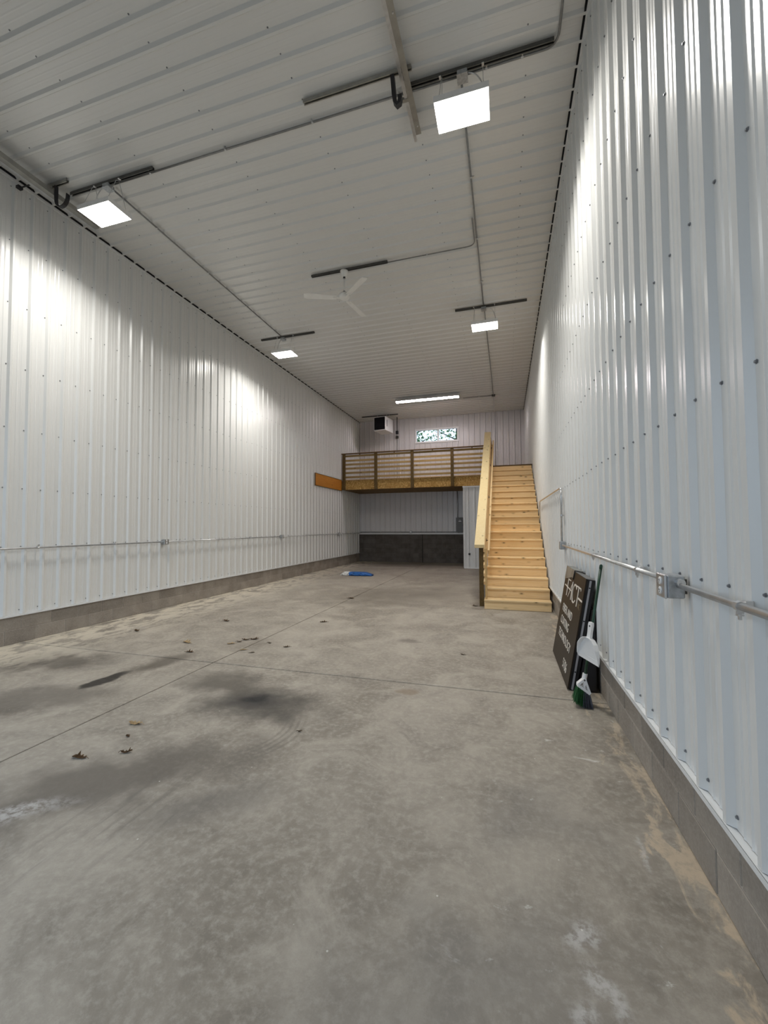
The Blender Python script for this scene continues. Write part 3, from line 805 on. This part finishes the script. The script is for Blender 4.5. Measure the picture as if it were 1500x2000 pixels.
MB().box((-1.06, 4.40, 6.50), (-.99, 4.44, 6.53)).build('stop_bracket', 'track', tr)
tl = thing('door_track', (-6.2, 2.0, 6.42), 'grey steel overhead door track hanging along the left wall', 'door track', 'overhead door tracks')
MB().prism([(6.42, -6.245), (6.42, -6.165), (6.425, -6.165), (6.425, -6.245)], 1, YF+.1, 4.85).prism([(6.42, -6.165), (6.49, -6.165), (6.49, -6.161), (6.42, -6.161)], 1, YF+.1, 4.85).build('angle_iron', 'track', tl)
MB().prism([(6.43, -6.305), (6.50, -6.305), (6.50, -6.30), (6.436, -6.30), (6.436, -6.262), (6.43, -6.255)], 1, YF+.1, 4.95).build('rail', 'zinc', tl)
MB().box((-6.235, 4.17, 6.425), (-6.215, 4.21, H-RIB-.042)).build('hanger_plate', 'track', tl)
MB().box((XL+.045, 3.97, 6.49), (XL+.10, 4.03, 6.53)).box((XL+.08, 3.99, 6.50), (-6.31, 4.01, 6.505)).build('wall_bracket', 'blackrub', tl)
# J-shaped bumper springs
def jhook(pts, w, label, th=.006):
    P = [Vector(p) for p in pts]; mb = MB(); n = len(P); vs = []; fs = []
    for i, p in enumerate(P):
        d = (P[min(i+1, n-1)]-P[max(i-1, 0)]).normalized(); s = Vector((0, 1, 0)); nn = d.cross(s).normalized()
        vs += [p-s*w/2-nn*th, p+s*w/2-nn*th, p+s*w/2+nn*th, p-s*w/2+nn*th]
    for i in range(n-1):
        for k in range(4): fs.append((i*4+k, i*4+(k+1)%4, i*4+4+(k+1)%4, i*4+4+k))
    fs += [(3,2,1,0), (n*4-4, n*4-3, n*4-2, n*4-1)]
    mb.add(vs, fs)
    o = mb.build('bumper_spring', 'blackrub'); tag(o, label, 'door bumper', 'door bumper springs'); return o
pts = [(-6.155, 4.19, ZS)]+[(-6.155, 4.19, 6.45-.02*k) for k in range(4)]
for k in range(1, 10):
    a = math.pi+k*math.pi*1.0/9
    pts.append((-6.04+.115*math.cos(a), 4.19, 6.37+.13*math.sin(a)))
pts.append((-5.922, 4.19, 6.40))
jhook(pts, .05, 'black hooked bumper spring hanging beside the left door track')
pts = [(-1.115, 4.2, ZS), (-1.112, 4.21, 6.52), (-1.105, 4.23, 6.38), (-1.097, 4.24, 6.32), (-1.075, 4.25, 6.288), (-1.05, 4.25, 6.305), (-1.043, 4.25, 6.34), (-1.042, 4.25, 6.385)]
jhook(pts, .055, 'black hooked bumper spring hanging beside the right door track', .021)

# ================================================================== wall conduits
xl = XL+RIB+.038; zc = 1.345
wg = 'left wall conduit runs'
def wbox(c, sg, label, gang=1, sz=(.075, .105, .105), group='wall outlet boxes'):
    """galvanised box on a wall facing +X (sg=1) or -X, with duplex outlets"""
    o = thing('outlet_box', (c[0], c[1], c[2]-sz[2]/2), label, 'outlet box', group)
    x0 = c[0]-sz[0]/2; x1 = c[0]+sz[0]/2; y0, y1, z0, z1 = c[1]-sz[1]/2, c[1]+sz[1]/2, c[2]-sz[2]/2, c[2]+sz[2]/2
    MB().bbox((x0, y0, z0), (x1, y1, z1), .006).build('body', 'boxg', o)
    fx = x1 if sg > 0 else x0
    cp = MB().bbox((min(fx, fx+sg*.012), y0-.003, z0-.003), (max(fx, fx+sg*.012), y1+.003, z1+.003), .005).build('cover_plate', 'zinc', o)
    for zz in (c[2]+.024, c[2]-.024):
        rr = MB().lathe([(.019, 0), (.019, .004), (.016, .006)], n=16).xf(Matrix.Translation((fx+sg*.011, c[1], zz)) @ Matrix.Rotation(sg*R(90), 4, 'Y')).build('receptacle', 'white', o)
        MB().box((fx+sg*.017-.001, c[1]-.008, zz-.002), (fx+sg*.017+.001, c[1]-.005, zz+.008)).box((fx+sg*.017-.001, c[1]+.005, zz-.002), (fx+sg*.017+.001, c[1]+.008, zz+.008)).box((fx+sg*.017-.001, c[1]-.003, zz-.011), (fx+sg*.017+.001, c[1]+.003, zz-.005)).build('slots', 'blackrub', rr)
    for s in (-1, 1):
        yy = y1 if s > 0 else y0
        MB().tube([(xl if sg > 0 else XR-RIB-.038, yy, zc), (xl if sg > 0 else XR-RIB-.038, yy+s*.03, zc)], .019, 8).build('connector', 'zinc', o)
    MB().box((min(c[0], c[0]-sg*.055), c[1]-.03, z0+.02), (max(c[0], c[0]-sg*.055), c[1]+.03, z1-.02)).build('mounting_bracket', 'strut', o)
    return o
bys = (6.72, 11.25, 15.79)
for y, lab in zip(bys, ('nearest on the left wall conduit', 'in the middle of the left wall conduit', 'near the loft on the left wall')):
    wbox((xl, y, zc), 1, 'galvanised double outlet box '+lab)
runs = [(YF+.02, bys[0]-.05), (bys[0]+.05, bys[1]-.05), (bys[1]+.05, bys[2]-.05), (bys[2]+.05, D-.06)]
for (a, b), lab in zip(runs, ('nearest the viewer, left of the first outlet box', 'between the first and second left outlet boxes', 'between the second and third left outlet boxes', 'under the loft past the third outlet box')):
    ss = [(xl, a+.35+1.25*k, zc) for k in range(8) if a+.35+1.25*k < b-.1]
    conduit('conduit', [(xl, a, zc), (xl, b, zc)], 'grey conduit on the left wall '+lab, straps=ss, strap_n=(1,0,0), group=wg)
xr = XR-RIB-.038
wbox((xr-.012, 2.37, 1.322), -1, 'galvanised double outlet box on the right wall conduit', sz=(.075, .115, .112))
conduit('conduit', [(xr, YF+.02, 1.33), (xr, 2.31, 1.33)], 'shiny conduit on the right wall nearest the viewer', r=.0145, straps=[(xr, 1.78, 1.33), (xr, .6, 1.33)], strap_n=(-1,0,0), group='right wall conduits')
conduit('conduit', [(xr, 2.43, 1.34), (xr, 6.53, 1.34)], 'conduit on the right wall above the leaning sign', r=.0145, straps=[(xr, y, 1.34) for y in (2.97, 4.34, 6.1)], strap_n=(-1,0,0), group='right wall conduits')
o, a, b = jbox('junction_box', (xr, 6.59, 1.335), (.07, .11, .12), 'grey junction box where the right wall conduit turns up', 'boxg', 'wall junction boxes')
conduit('conduit', [(xr, 6.59, 1.39), (xr, 6.55, 2.19), (xr, 10.50, 2.21), (xr, 10.56, 1.80)], 'conduit rising from the junction box and running back to the stairs', r=.0145, straps=[(xr, 6.57, 1.78)], strap_n=(-1,0,0), group='right wall conduits')
# far wall conduit, box, electrical panel
yf = D-.062
conduit('conduit', [(XL+.06, yf, 1.385), (-4.22, yf, 1.385)], 'dark conduit low on the far wall left of its outlet box', straps=[(-5.6, yf, 1.385)], strap_n=(0,-1,0), mat='strut', group='far wall conduits')
conduit('conduit', [(-4.09, yf, 1.385), (-2.10, yf, 1.385)], 'dark conduit low on the far wall leading to the breaker panel', straps=[(-3.0, yf, 1.385)], strap_n=(0,-1,0), mat='strut', group='far wall conduits')
o = thing('outlet_box', (-4.155, yf, 1.335), 'round grey outlet box on the far wall under the loft', 'outlet box', 'wall outlet boxes')
MB().bbox((-4.215, yf-.04, 1.335), (-4.095, yf+.035, 1.445), .01).build('body', 'boxg', o)
MB().lathe([(.045, 0), (.045, .01), (.03, .02)], n=16).xf(Matrix.Translation((-4.155, yf-.04, 1.39)) @ Matrix.Rotation(R(90), 4, 'X')).build('receptacle', 'white', o)
ep = thing('breaker_panel', (-1.94, D-.08, 1.36), 'dark grey electrical breaker panel on the far wall beside the closet', 'breaker panel')
MB().bbox((-2.10, D-.13, 1.37), (-1.72, D-.028, 2.02), .01).build('cabinet', 'panelgrey', ep)
MB().bbox((-2.07, D-.142, 1.40), (-1.75, D-.13, 1.99), .005).build('door', 'panelgrey', ep)
MB().box((-1.98, D-.1435, 1.84), (-1.86, D-.142, 1.87)).build('name_label', 'white', ep)
MB().box((-1.95, D-.1435, 1.90), (-1.89, D-.142, 1.912)).build('small_label', 'white', ep)
MB().box((-1.80, D-.15, 1.66), (-1.765, D-.142, 1.72)).build('latch', 'blackrub', ep)
conduit('conduit', [(-2.03, D-.06, 2.02), (-2.03, D-.06, LB)], 'grey conduit rising from the breaker panel to the loft', r=.02, straps=[(-2.03, D-.06, 2.6)], strap_n=(0,-1,0), group='far wall conduits')

# unit heater
hx, hy, hz = -5.10, 17.25, 5.80
he = thing('unit_heater', (hx, hy, hz), 'white unit heater with black front hanging by the far wall', 'heater')
hm = Matrix.Translation((hx, hy, hz)) @ Matrix.Rotation(R(-9), 4, 'Z')
w, d, hh = .57, .78, .60
MB().bbox((-w/2, -d/2, 0), (w/2, d/2, hh), .015).xf(hm).build('casing', 'white', he)
MB().box((-w/2+.035, -d/2-.012, .04), (w/2-.03, -d/2+.001, hh-.025)).xf(hm).build('front_grille', 'glassblk', he)
for k in range(7):
    z = .08+.066*k
    MB().add([(-w/2+.04, -d/2-.013, z), (w/2-.035, -d/2-.013, z), (w/2-.035, -d/2-.03, z+.035), (-w/2+.04, -d/2-.03, z+.035), (-w/2+.04, -d/2-.013, z+.006), (w/2-.035, -d/2-.013, z+.006), (w/2-.035, -d/2-.028, z+.04), (-w/2+.04, -d/2-.028, z+.04)],
             [(0,3,2,1), (4,5,6,7), (0,1,5,4), (1,2,6,5), (2,3,7,6), (3,0,4,7)]).xf(hm).build('louver', 'glassblk', he)
MB().box((w/2-.001, -d/2+.11, hh*.30), (w/2+.004, -d/2+.17, hh*.78)).xf(hm).build('side_slot', 'panelgrey', he)
for sx in (-1, 1):
    for sy in (-1, 1):
        p = hm @ Vector((sx*.22, sy*.14, hh))
        MB().tube([p, (p.x, p.y, H-RIB)], .006, 6).build('hanger_rod', 'zinc', he)
fl2 = thing('drop_pipe', (-4.62, 17.9, 5.9), 'black drop pipe with small box beside the unit heater', 'pipe')
MB().tube([(-4.66, 17.95, H-RIB), (-4.66, 17.95, 5.98)], .02, 8).build('pipe', 'blackrub', fl2)
MB().bbox((-4.72, 17.90, 5.84), (-4.60, 18.0, 5.99), .01).build('control_box', 'blackrub', fl2)
conduit('conduit', [(-4.60, 17.95, 6.06), (-4.74, D-.05, 6.05), (-4.77, D-.05, 5.86)], 'curved flexible conduit behind the unit heater', straps=(), group='far wall conduits')
jbox('junction_box', (-4.77, D-.055, 5.80), (.11, .07, .11), 'small grey box on the far wall below the heater', 'strut', 'wall junction boxes')
conduit('conduit', [(-4.77, D-.05, 5.74), (-4.77, D-.05, LT)], 'thin conduit dropping from the heater box to the loft floor', r=.011, straps=[(-4.77, D-.05, 4.9)], strap_n=(0,-1,0), group='far wall conduits')

# ================================================================== leaning sign
M['signface'] = plain('brown_sign_face', (0.028, 0.020, 0.013), 0.45, .22, var=.10, scale=3)
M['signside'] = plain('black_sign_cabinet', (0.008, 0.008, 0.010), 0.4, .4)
M['lett'] = plain('cream_lettering', (0.78, 0.72, 0.64), 0.5, var=.04)
M['inc'] = plain('bronze_lettering', (0.20, 0.15, 0.09), 0.4, var=.04)
M['cover'] = plain('grey_film', (0.20, 0.205, 0.19), 0.35, .5, var=.5, scale=6)
M['alu'] = plain('sign_aluminium_trim', (0.40, 0.40, 0.43), 0.4, .5, .5)
SW, SH, SD = 1.30, 1.10, 0.085
vv = Vector((.193, 0, 1.083)).normalized(); uu = Vector((0, -1, 0)); nn = uu.cross(vv)   # nn points out of the face (-X, up)
fm = Matrix((uu, vv, nn)).transposed().to_4x4(); fm.translation = Vector((.560, 5.75, .0155))
sg = thing('sign_cabinet', (.60, 5.1, 0), 'brown sign box with cream letters leaning against the right wall', 'sign')
MB().bbox((0, 0, -SD), (SW, SH, -.012), .004).xf(fm).build('cabinet', 'signside', sg)
MB().box((.0, .0, -.012), (SW, SH, 0)).xf(fm).build('face', 'signface', sg)
MB().box((SW, .005, -.052), (SW+.004, SH-.01, -.034)).xf(fm).build('edge_trim', 'alu', sg)
for v in (.16, .62, .92):
    MB().box((SW+.003, SH*v, -.05), (SW+.007, SH*v+.012, -.036)).xf(fm).build('trim_clip', 'signside', sg)
MB().box((.002, SH-.001, -SD+.003), (SW-.002, SH+.003, -.002)).xf(fm).build('lit_top', 'panelgrey', sg)  # top of the black cabinet greyed: light from above put into its colour
# grey film folded over the far top corner
mb = MB(); n = 10
poly = [(0.0, SH*.86), (.30, SH*.90), (.47, SH*.925), (.60, SH*.93), (.625, SH*1.0), (.60, SH+.012), (.40, SH+.016), (.0, SH+.014)]
vs = [(a, b, .004) for a, b in poly]+[(a, b, .0005) for a, b in poly]; k = len(poly)
mb.add(vs, [tuple(range(k)), tuple(reversed(range(k, 2*k)))]+[(i, k+i, k+(i+1)%k, (i+1)%k) for i in range(k)])
mb.box((0, SH+.004, -SD-.002), (.60, SH+.016, .0)).xf(fm).build('corner_film', 'cover', sg)
mb = MB().tube([(.615, SH*.915, .004), (.628, SH*.96, .005), (.63, SH+.012, .004), (.66, SH+.014, -.03), (.71, SH+.012, -.065), (.74, SH+.005, -SD)], .007, 6)
mb.xf(fm).build('film_edge', 'signside', sg)
def strokes(paths, r, name, mat):
    mb = MB()
    for pth in paths:
        wd = r
        if isinstance(pth[0], (int, float)): wd, pth = pth[0], pth[1]
        for (a, b) in zip(pth, pth[1:]):
            a, b = Vector((a[0]*SW, a[1]*SH, 0)), Vector((b[0]*SW, b[1]*SH, 0))
            d = (b-a).normalized(); q = Vector((-d.y, d.x, 0))*wd; e = d*wd*.3
            mb.add([a-q-e, b-q+e, b+q+e, a+q-e]+[x+Vector((0,0,.004)) for x in (a-q-e, b-q+e, b+q+e, a+q-e)], [(3,2,1,0), (4,5,6,7), (0,1,5,4), (1,2,6,5), (2,3,7,6), (3,0,4,7)])
    return mb.xf(fm).build(name, mat, sg)
T, B = .89, .712
strokes([[(.235, T), (.245, B)], (.005, [(.235, T-.003), (.372, T-.003)]), (.006, [(.085, .805), (.45, .795)]), (.006, [(.235,T-.006),(.25,T-.02)])], .013, 'letter', 'lett')
strokes([(.006, [(.487, T), (.335, B)]), (.014, [(.482, T), (.495, B)])], .010, 'letter', 'lett')
arc = []
for i in range(19):
    a = R(40)+R(280)*i/18
    arc.append((.628+.095*math.cos(a), .797+.088*math.sin(a)))
strokes([(.008, arc), (.014, arc[5:14])], .010, 'letter', 'lett')
strokes([(.013, [(.79, T), (.797, B-.005)]), (.006, [(.70, T-.004), (.882, T-.004)]), (.006, [(.882, T), (.886, T-.022)]), (.008, [(.83, .79), (.992, .79)])], .010, 'letter', 'lett')
def text_part(s, u0, u1, v0, v1, mat, name='lettering'):
    cu_ = bpy.data.curves.new('t', 'FONT'); cu_.body = s; cu_.extrude = .02; cu_.size = 1.0; cu_.offset = -.014
    to = bpy.data.objects.new('t', cu_); COL.objects.link(to)
    dg = bpy.context.evaluated_depsgraph_get()
    me = bpy.data.meshes.new_from_object(to.evaluated_get(dg))
    bpy.data.objects.remove(to); bpy.data.curves.remove(cu_)
    xs = [q.co.x for q in me.vertices]; ys = [q.co.y for q in me.vertices]; zs = [q.co.z for q in me.vertices]
    x0, x1, y0, y1, z0, z1 = min(xs), max(xs), min(ys), max(ys), min(zs), max(zs)
    mb = MB()
    mb.add([((u0+(u1-u0)*(q.co.x-x0)/(x1-x0))*SW, (v0+(v1-v0)*(q.co.y-y0)/(y1-y0))*SH, .0005+.003*(q.co.z-z0)/(z1-z0)) for q in me.vertices], [tuple(p.vertices) for p in me.polygons])
    bpy.data.meshes.remove(me)
    return mb.xf(fm).build(name, mat, sg)
text_part('INC', .85, .955, .70, .755, 'inc')
text_part('FIBER AND', .178, .697, .53, .61, 'lett')
text_part('COATING', .178, .636, .40, .482, 'lett')
text_part('TECHNOLOGY', .175, .852, .262, .345, 'lett')
text_part('5706', .645, .843, .07, .158, 'lett')
# solid black wedge shaped to fill the gap behind the sign
bk = thing('black_wedge', (.75, 5.0, 0), 'black wedge filling the gap between the leaning brown sign and the wall', 'panel')
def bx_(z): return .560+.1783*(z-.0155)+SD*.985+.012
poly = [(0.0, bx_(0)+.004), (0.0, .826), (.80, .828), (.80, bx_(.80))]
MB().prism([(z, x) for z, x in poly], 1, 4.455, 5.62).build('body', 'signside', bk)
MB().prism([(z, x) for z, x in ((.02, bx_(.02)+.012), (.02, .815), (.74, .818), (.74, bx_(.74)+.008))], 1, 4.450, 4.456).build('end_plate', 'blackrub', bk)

# ================================================================== broom and dustpan
M['green'] = plain('dark_green_plastic', (0.006, 0.045, 0.022), 0.35, .5, var=.1)
M['brisg'] = plain('green_bristles', (0.02, 0.09, 0.03), 0.7, .3, var=.3, scale=60)
M['brisb'] = plain('grey_bristles', (0.055, 0.058, 0.075), 0.7, .3, var=.3, scale=60)
br = thing('broom', (.66, 4.12, 0), 'green handled angle broom leaning on the wall beside the sign', 'broom')
hb, ht = Vector((.662, 4.11, .235)), Vector((.826, 4.15, 1.245))
MB().tube([hb, hb.lerp(ht, .5), ht], .0125, 10).build('handle', 'green', br, True)
MB().lathe([(.014, 0), (.014, .03), (.006, .04)], n=10).xf(Matrix.Translation(ht-(ht-hb).normalized()*.015) @ (ht-hb).to_track_quat('Z', 'Y').to_matrix().to_4x4()).build('end_cap', 'green', br, True)
# head: white angled bridge with openings
def headbar(a, b, w, t):
    a, b = Vector(a), Vector(b); d = (b-a).normalized(); s = Vector((0, 1, 0)); n = d.cross(s).normalized()
    vs = []
    for p in (a, b): vs += [p-s*t-n*w, p+s*t-n*w, p+s*t+n*w, p-s*t+n*w]
    return vs, [(3,2,1,0), (4,5,6,7), (0,1,5,4), (1,2,6,5), (2,3,7,6), (3,0,4,7)]
hd = MB()
pL, pR, pT = (.603, 4.11, .190), (.702, 4.11, .120), (.662, 4.11, .245)
hd.add(*headbar(pL, pR, .012, .032)).add(*headbar(pL, pT, .010, .026)).add(*headbar(pR, pT, .010, .026)).add(*headbar((.655, 4.11, .15), pT, .009, .024))
hd.tube([(.655, 4.11, .215), (.669, 4.112, .29)], .021, 10)
hd.build('head', 'white', br)
def bristles(u0, u1, mat, spread, cnt, seed, name):
    rn = random.Random(seed); mb = MB()
    a, b = Vector(pL), Vector(pR)
    for i in range(cnt):
        t = u0+(u1-u0)*rn.random(); p = a.lerp(b, t)+Vector((0, rn.uniform(-.03, .03), -.008))
        e = Vector((p.x+(t-.5)*spread+rn.uniform(-.012, .012)+(.0 if t > .5 else -.012), p.y+(p.y-4.11)*1.2+rn.uniform(-.012, .012)-.01, .004+.065*max(0, .5-t)*1.2+rn.uniform(0, .012)))
        mb.tube([p, p.lerp(e, .55)+Vector((0, 0, .004)), e], .0022, 3, r2=.0012)
    o = mb.build(name, mat, br); o['kind'] = 'stuff'; return o
bristles(0.0, .52, 'brisg', .05, 420, 1, 'green_bristles')
bristles(.48, 1.0, 'brisb', .02, 460, 2, 'grey_bristles')

dp = thing('dustpan', (.70, 4.06, .38), 'white plastic dustpan hooked on the broom handle', 'dustpan')
# pan laid out in its own plane: lip from P0 (far left) to P1 (near right), back towards the handle
P0, P1 = Vector((.632, 4.20, .425)), Vector((.757, 3.975, .398))
top = Vector((.733, 4.07, .745))
ux = (P1-P0); PWd = ux.length; ux.normalize(); mid = (P0+P1)/2
vy = (top-mid); vy = (vy-ux*vy.dot(ux)); PH = vy.length; vy.normalize(); nz = ux.cross(vy)
if nz.y > 0: nz = -nz
dm = Matrix((ux, vy, nz)).transposed().to_4x4(); dm.translation = mid
hw = PWd/2
outline = [(-hw, 0), (hw, 0), (hw*1.03, .03), (hw*.98, .075), (hw*.86, .13), (hw*.66, .175), (hw*.40, .203), (.022, .212), (-.022, .212), (-hw*.40, .203), (-hw*.66, .175), (-hw*.86, .13), (-hw*.98, .075), (-hw*1.03, .03)]
mb = MB(); k = len(outline)
base = [(a, b, 0) for a, b in outline]; rim = []
for (a, b) in outline:
    hgt = .0 if b < .001 else min(.045, .012+b*.25)
    rim.append((a*1.02, b*1.01 if b > .1 else b, hgt))
inn = [(a*.965, b*.975 if b > .05 else b, .004) for a, b in outline]
rin = [(a*.985, b*.985 if b > .05 else b, (0.004 if b < .001 else min(.045, .012+b*.25))) for a, b in outline]
mb.add(base+rim+rin+inn, [tuple(reversed(range(k)))]+[(i, (i+1)%k, k+(i+1)%k, k+i) for i in range(1, k)]+[(k+i, k+(i+1)%k, 2*k+(i+1)%k, 2*k+i) for i in range(k)]+[(2*k+i, 2*k+(i+1)%k, 3*k+(i+1)%k, 3*k+i) for i in range(1, k)]+[tuple(range(3*k, 4*k))]+[(0, 1, k+1, k)])
mb.xf(dm).build('pan', 'white', dp)
MB().bbox((-hw*.97, .036, .004), (hw*.97, .042, .008), .002).xf(dm).build('lip_ridge', 'white', dp)
hl = MB(); hp = [(-.022, .205), (.022, .205), (.020, .26), (.024, .33), (.018, .352), (-.018, .352), (-.024, .33), (-.020, .26)]
k = len(hp)
hl.add([(a, b, .006) for a, b in hp]+[(a, b, .03) for a, b in hp], [tuple(reversed(range(k))), tuple(range(k, 2*k))]+[(i, (i+1)%k, k+(i+1)%k, k+i) for i in range(k)])
hn = hl.xf(dm).build('handle', 'white', dp)
MB().tube([(0, .318, .029), (0, .318, .0315)], .008, 10).xf(dm).build('hang_hole', 'blackrub', hn)

# ================================================================== blue and white roll on the floor
M['blue'] = plain('blue_plastic', (0.012, 0.105, 0.36), 0.4, .5, var=.35, scale=9)
M['whitewrap'] = plain('white_crumpled_plastic', (0.78, 0.78, 0.77), 0.4, .5, var=.15, scale=14)
rl = thing('plastic_roll', (-4.85, 13.0, 0), 'flat blue plastic bundle with white crumpled end on the floor', 'plastic bundle')
def bundle(x0, x1, ry, rz, n, seed, crump, taper0=1.0, taper1=1.0):
    rn = random.Random(seed); mb = MB(); m_ = 18; vs = []; fs = []
    for i in range(n+1):
        t = i/n; tp = taper0+(1-taper0)*min(1, t*3) if t < .34 else (taper1+(1-taper1)*min(1, (1-t)*3) if t > .66 else 1)
        for k in range(m_):
            a = 2*math.pi*k/m_; c, s = math.cos(a), math.sin(a)
            yy = math.copysign(abs(c)**.55, c)*ry*(.4+.6*tp); zz = math.copysign(abs(s)**.6, s)*rz*tp
            j = 1+rn.uniform(-crump, crump)
            vs.append((x0+(x1-x0)*t+rn.uniform(-.3, .3)*crump*.1, 13.0+yy*j, max(.002, rz*tp+zz*j)))
    for i in range(n):
        for k in range(m_): fs.append((i*m_+k, i*m_+(k+1)%m_, (i+1)*m_+(k+1)%m_, (i+1)*m_+k))
    fs += [tuple(range(m_)), tuple(reversed(range(n*m_, (n+1)*m_)))]
    return mb.add(vs, fs)
bundle(-5.03, -4.25, .16, .062, 14, 3, .06, 1.0, .45).build('blue_sheet', 'blue', rl)
bundle(-5.37, -5.025, .15, .062, 10, 5, .16, .25, 1.0).build('white_wrap', 'whitewrap', rl)

# ================================================================== dry leaves
M['leafb'] = plain('dry_brown_leaf', (0.075, 0.042, 0.018), 0.8, .2, var=.4, scale=30)
M['leaft'] = plain('dry_tan_leaf', (0.36, 0.26, 0.14), 0.8, .2, var=.3, scale=30)
def leaf(x, y, s, mat, rot, curl, label, seed):
    rn = random.Random(seed)
    o = thing('oak_leaf', (x, y, 0), label, 'leaf', 'dry leaves on the floor')
    lob = [(-.5, .02), (-.42, .10), (-.34, .20), (-.27, .09), (-.17, .14), (-.09, .29), (.02, .12), (.10, .17), (.20, .30), (.27, .12), (.36, .15), (.44, .12), (.5, 0.0)]
    up = [(a, b*rn.uniform(.8, 1.2)) for a, b in lob]; lo_ = [(a, -b*rn.uniform(.8, 1.2)) for a, b in lob]
    vs = []; n = len(lob)
    def zz(a, b): return .004+curl*s*(b*b*2.2+a*a*.5)*(1+.6*math.sin(7*a+seed))
    mid_ = [(a, 0) for a, _ in lob]
    for row in (up, mid_, lo_):
        for a, b in row: vs.append((a*s, b*s, zz(a, b)))
    fs = []
    for i in range(n-1):
        fs += [(n+i, n+i+1, i+1, i), (2*n+i, 2*n+i+1, n+i+1, n+i)]
    vs2 = [(a, b, c+.0012) for a, b, c in vs]; k = len(vs)
    mt = Matrix.Translation((x, y, 0)) @ Matrix.Rotation(R(rot), 4, 'Z')
    MB().add(vs2+vs, fs+[tuple(reversed([q+k for q in f])) for f in fs]).xf(mt).build('blade', mat, o)
    MB().tube([(-.5*s, 0, zz(-.5, 0)+.001), (-.72*s, .05*s, .004)], .0016, 4).tube([(-.5*s, 0, zz(-.5, 0)+.002), (0, 0, zz(0, 0)+.002), (.5*s, 0, zz(.5, 0)+.002)], .0012, 4).xf(mt).build('stem', mat, o)
for i, (x, y, s, mt, lab) in enumerate((
    (-5.624, 5.18, .13, 'leafb', 'dark curled leaf on the floor nearest the left block footing'),
    (-4.353, 4.841, .15, 'leaft', 'tan leaf lying alone behind the cross joint, left side'),
    (-3.981, 4.475, .11, 'leafb', 'brown leaf just behind the crossing of the floor joints'),
    (-3.70, 4.95, .11, 'leaft', 'tan leaf at the left end of the leaf cluster'),
    (-3.65, 5.061, .08, 'leafb', 'small brown leaf beside the tan one in the cluster'),
    (-3.623, 5.178, .12, 'leafb', 'brown leaf in the middle of the leaf cluster by the joint'),
    (-3.517, 5.235, .12, 'leafb', 'dark leaf at the right end of the cluster on the joint'),
    (-3.36, 4.746, .09, 'leaft', 'pale leaf fragment right of the lengthwise joint'),
    (-3.178, 4.675, .07, 'leafb', 'small dark leaf fragment nearest the joint crossing, right side'),
    (-2.868, 5.018, .09, 'leafb', 'brown leaf furthest right of the leaf cluster'),
    (-3.20, 5.12, .06, 'leafb', 'tiny brown leaf scrap right of the cluster'),
    (-2.965, 2.735, .12, 'leaft', 'tan leaf on the near slab, topmost of a loose line of three'),
    (-2.653, 2.374, .08, 'leafb', 'small dark leaf on the near slab, right of the curled brown one'),
    (-2.917, 2.23, .11, 'leafb', 'curled brown leaf on the near slab closest to the viewer'),
    (-3.398, 8.792, .17, 'leafb', 'dark leaf far back on the floor in front of the blue bundle'),
    (-3.01, 6.501, .13, 'leafb', 'brown leaf in mid floor beyond the leaf cluster'),
    (-4.684, 6.13, .14, 'leafb', 'brown leaf further back in the left bay'),
    (-.542, 5.315, .06, 'leafb', 'tiny dark scrap on the floor before the stairs'),
    (-1.593, 2.991, .04, 'leafb', 'tiny dark scrap beside the tyre scrub arcs'),
    (-.617, 8.592, .13, 'leafb', 'dark leaf at the foot of the stair post'),
    (-2.85, 2.56, .05, 'leafb', 'tiny leaf crumb between the tan and the curled leaves'))):
    leaf(x, y, s, mt, random.uniform(-40, 40)+(180 if i % 2 else 0), random.uniform(.35, .9), lab, i)

# ================================================================== trees outside the far window
M['bark'] = plain('tree_bark', (0.05, 0.04, 0.03), .9, .2, var=.3, scale=6)
M['leafg'] = plain('tree_leaves', (0.075, 0.16, 0.055), .7, .3, var=.5, scale=1.5)
def tree(x, y, hgt, seed, label):
    rn = random.Random(seed)
    o = thing('tree', (x, y, -.26), label, 'tree', 'trees outside the far window')
    MB().tube([(x, y, -.26), (x+rn.uniform(-.1, .1), y, hgt*.5), (x+rn.uniform(-.3, .3), y, hgt)], .16, 8, r2=.04).build('trunk', 'bark', o, True)
    for k in range(6):
        z = hgt*(.42+.09*k); a = rn.uniform(0, 6.28); L = rn.uniform(1.0, 1.9)
        MB().tube([(x, y, z), (x+math.cos(a)*L*.6, y+math.sin(a)*L*.6, z+.45), (x+math.cos(a)*L, y+math.sin(a)*L, z+.6)], .045, 6, r2=.012).build('branch', 'bark', o)
    mb = MB()
    for i in range(1500):
        a = rn.uniform(0, 6.28); r = 2.0*math.sqrt(rn.random()); z = hgt*rn.uniform(.42, 1.08)
        r *= max(.25, 1-abs(z/hgt-.72)*1.6)
        c = Vector((x+math.cos(a)*r, y+math.sin(a)*r, z)); s = rn.uniform(.06, .13)
        d = Vector((rn.gauss(0, 1), rn.gauss(0, 1), rn.gauss(0, 1))).normalized(); e = d.orthogonal().normalized()
        mb.add([c-d*s, c+e*s*.5, c+d*s, c-e*s*.5], [(0, 1, 2, 3)])
    f = mb.build('foliage', 'leafg', o); f['kind'] = 'stuff'
tree(-5.3, 25.0, 8.6, 11, 'leafy tree behind the left pane of the far window')
tree(-3.2, 28.5, 9.8, 12, 'leafy tree behind the right pane of the far window')
tree(-7.4, 30.0, 9.6, 13, 'leafy tree further left beyond the far window')
bpy.context.view_layer.update()
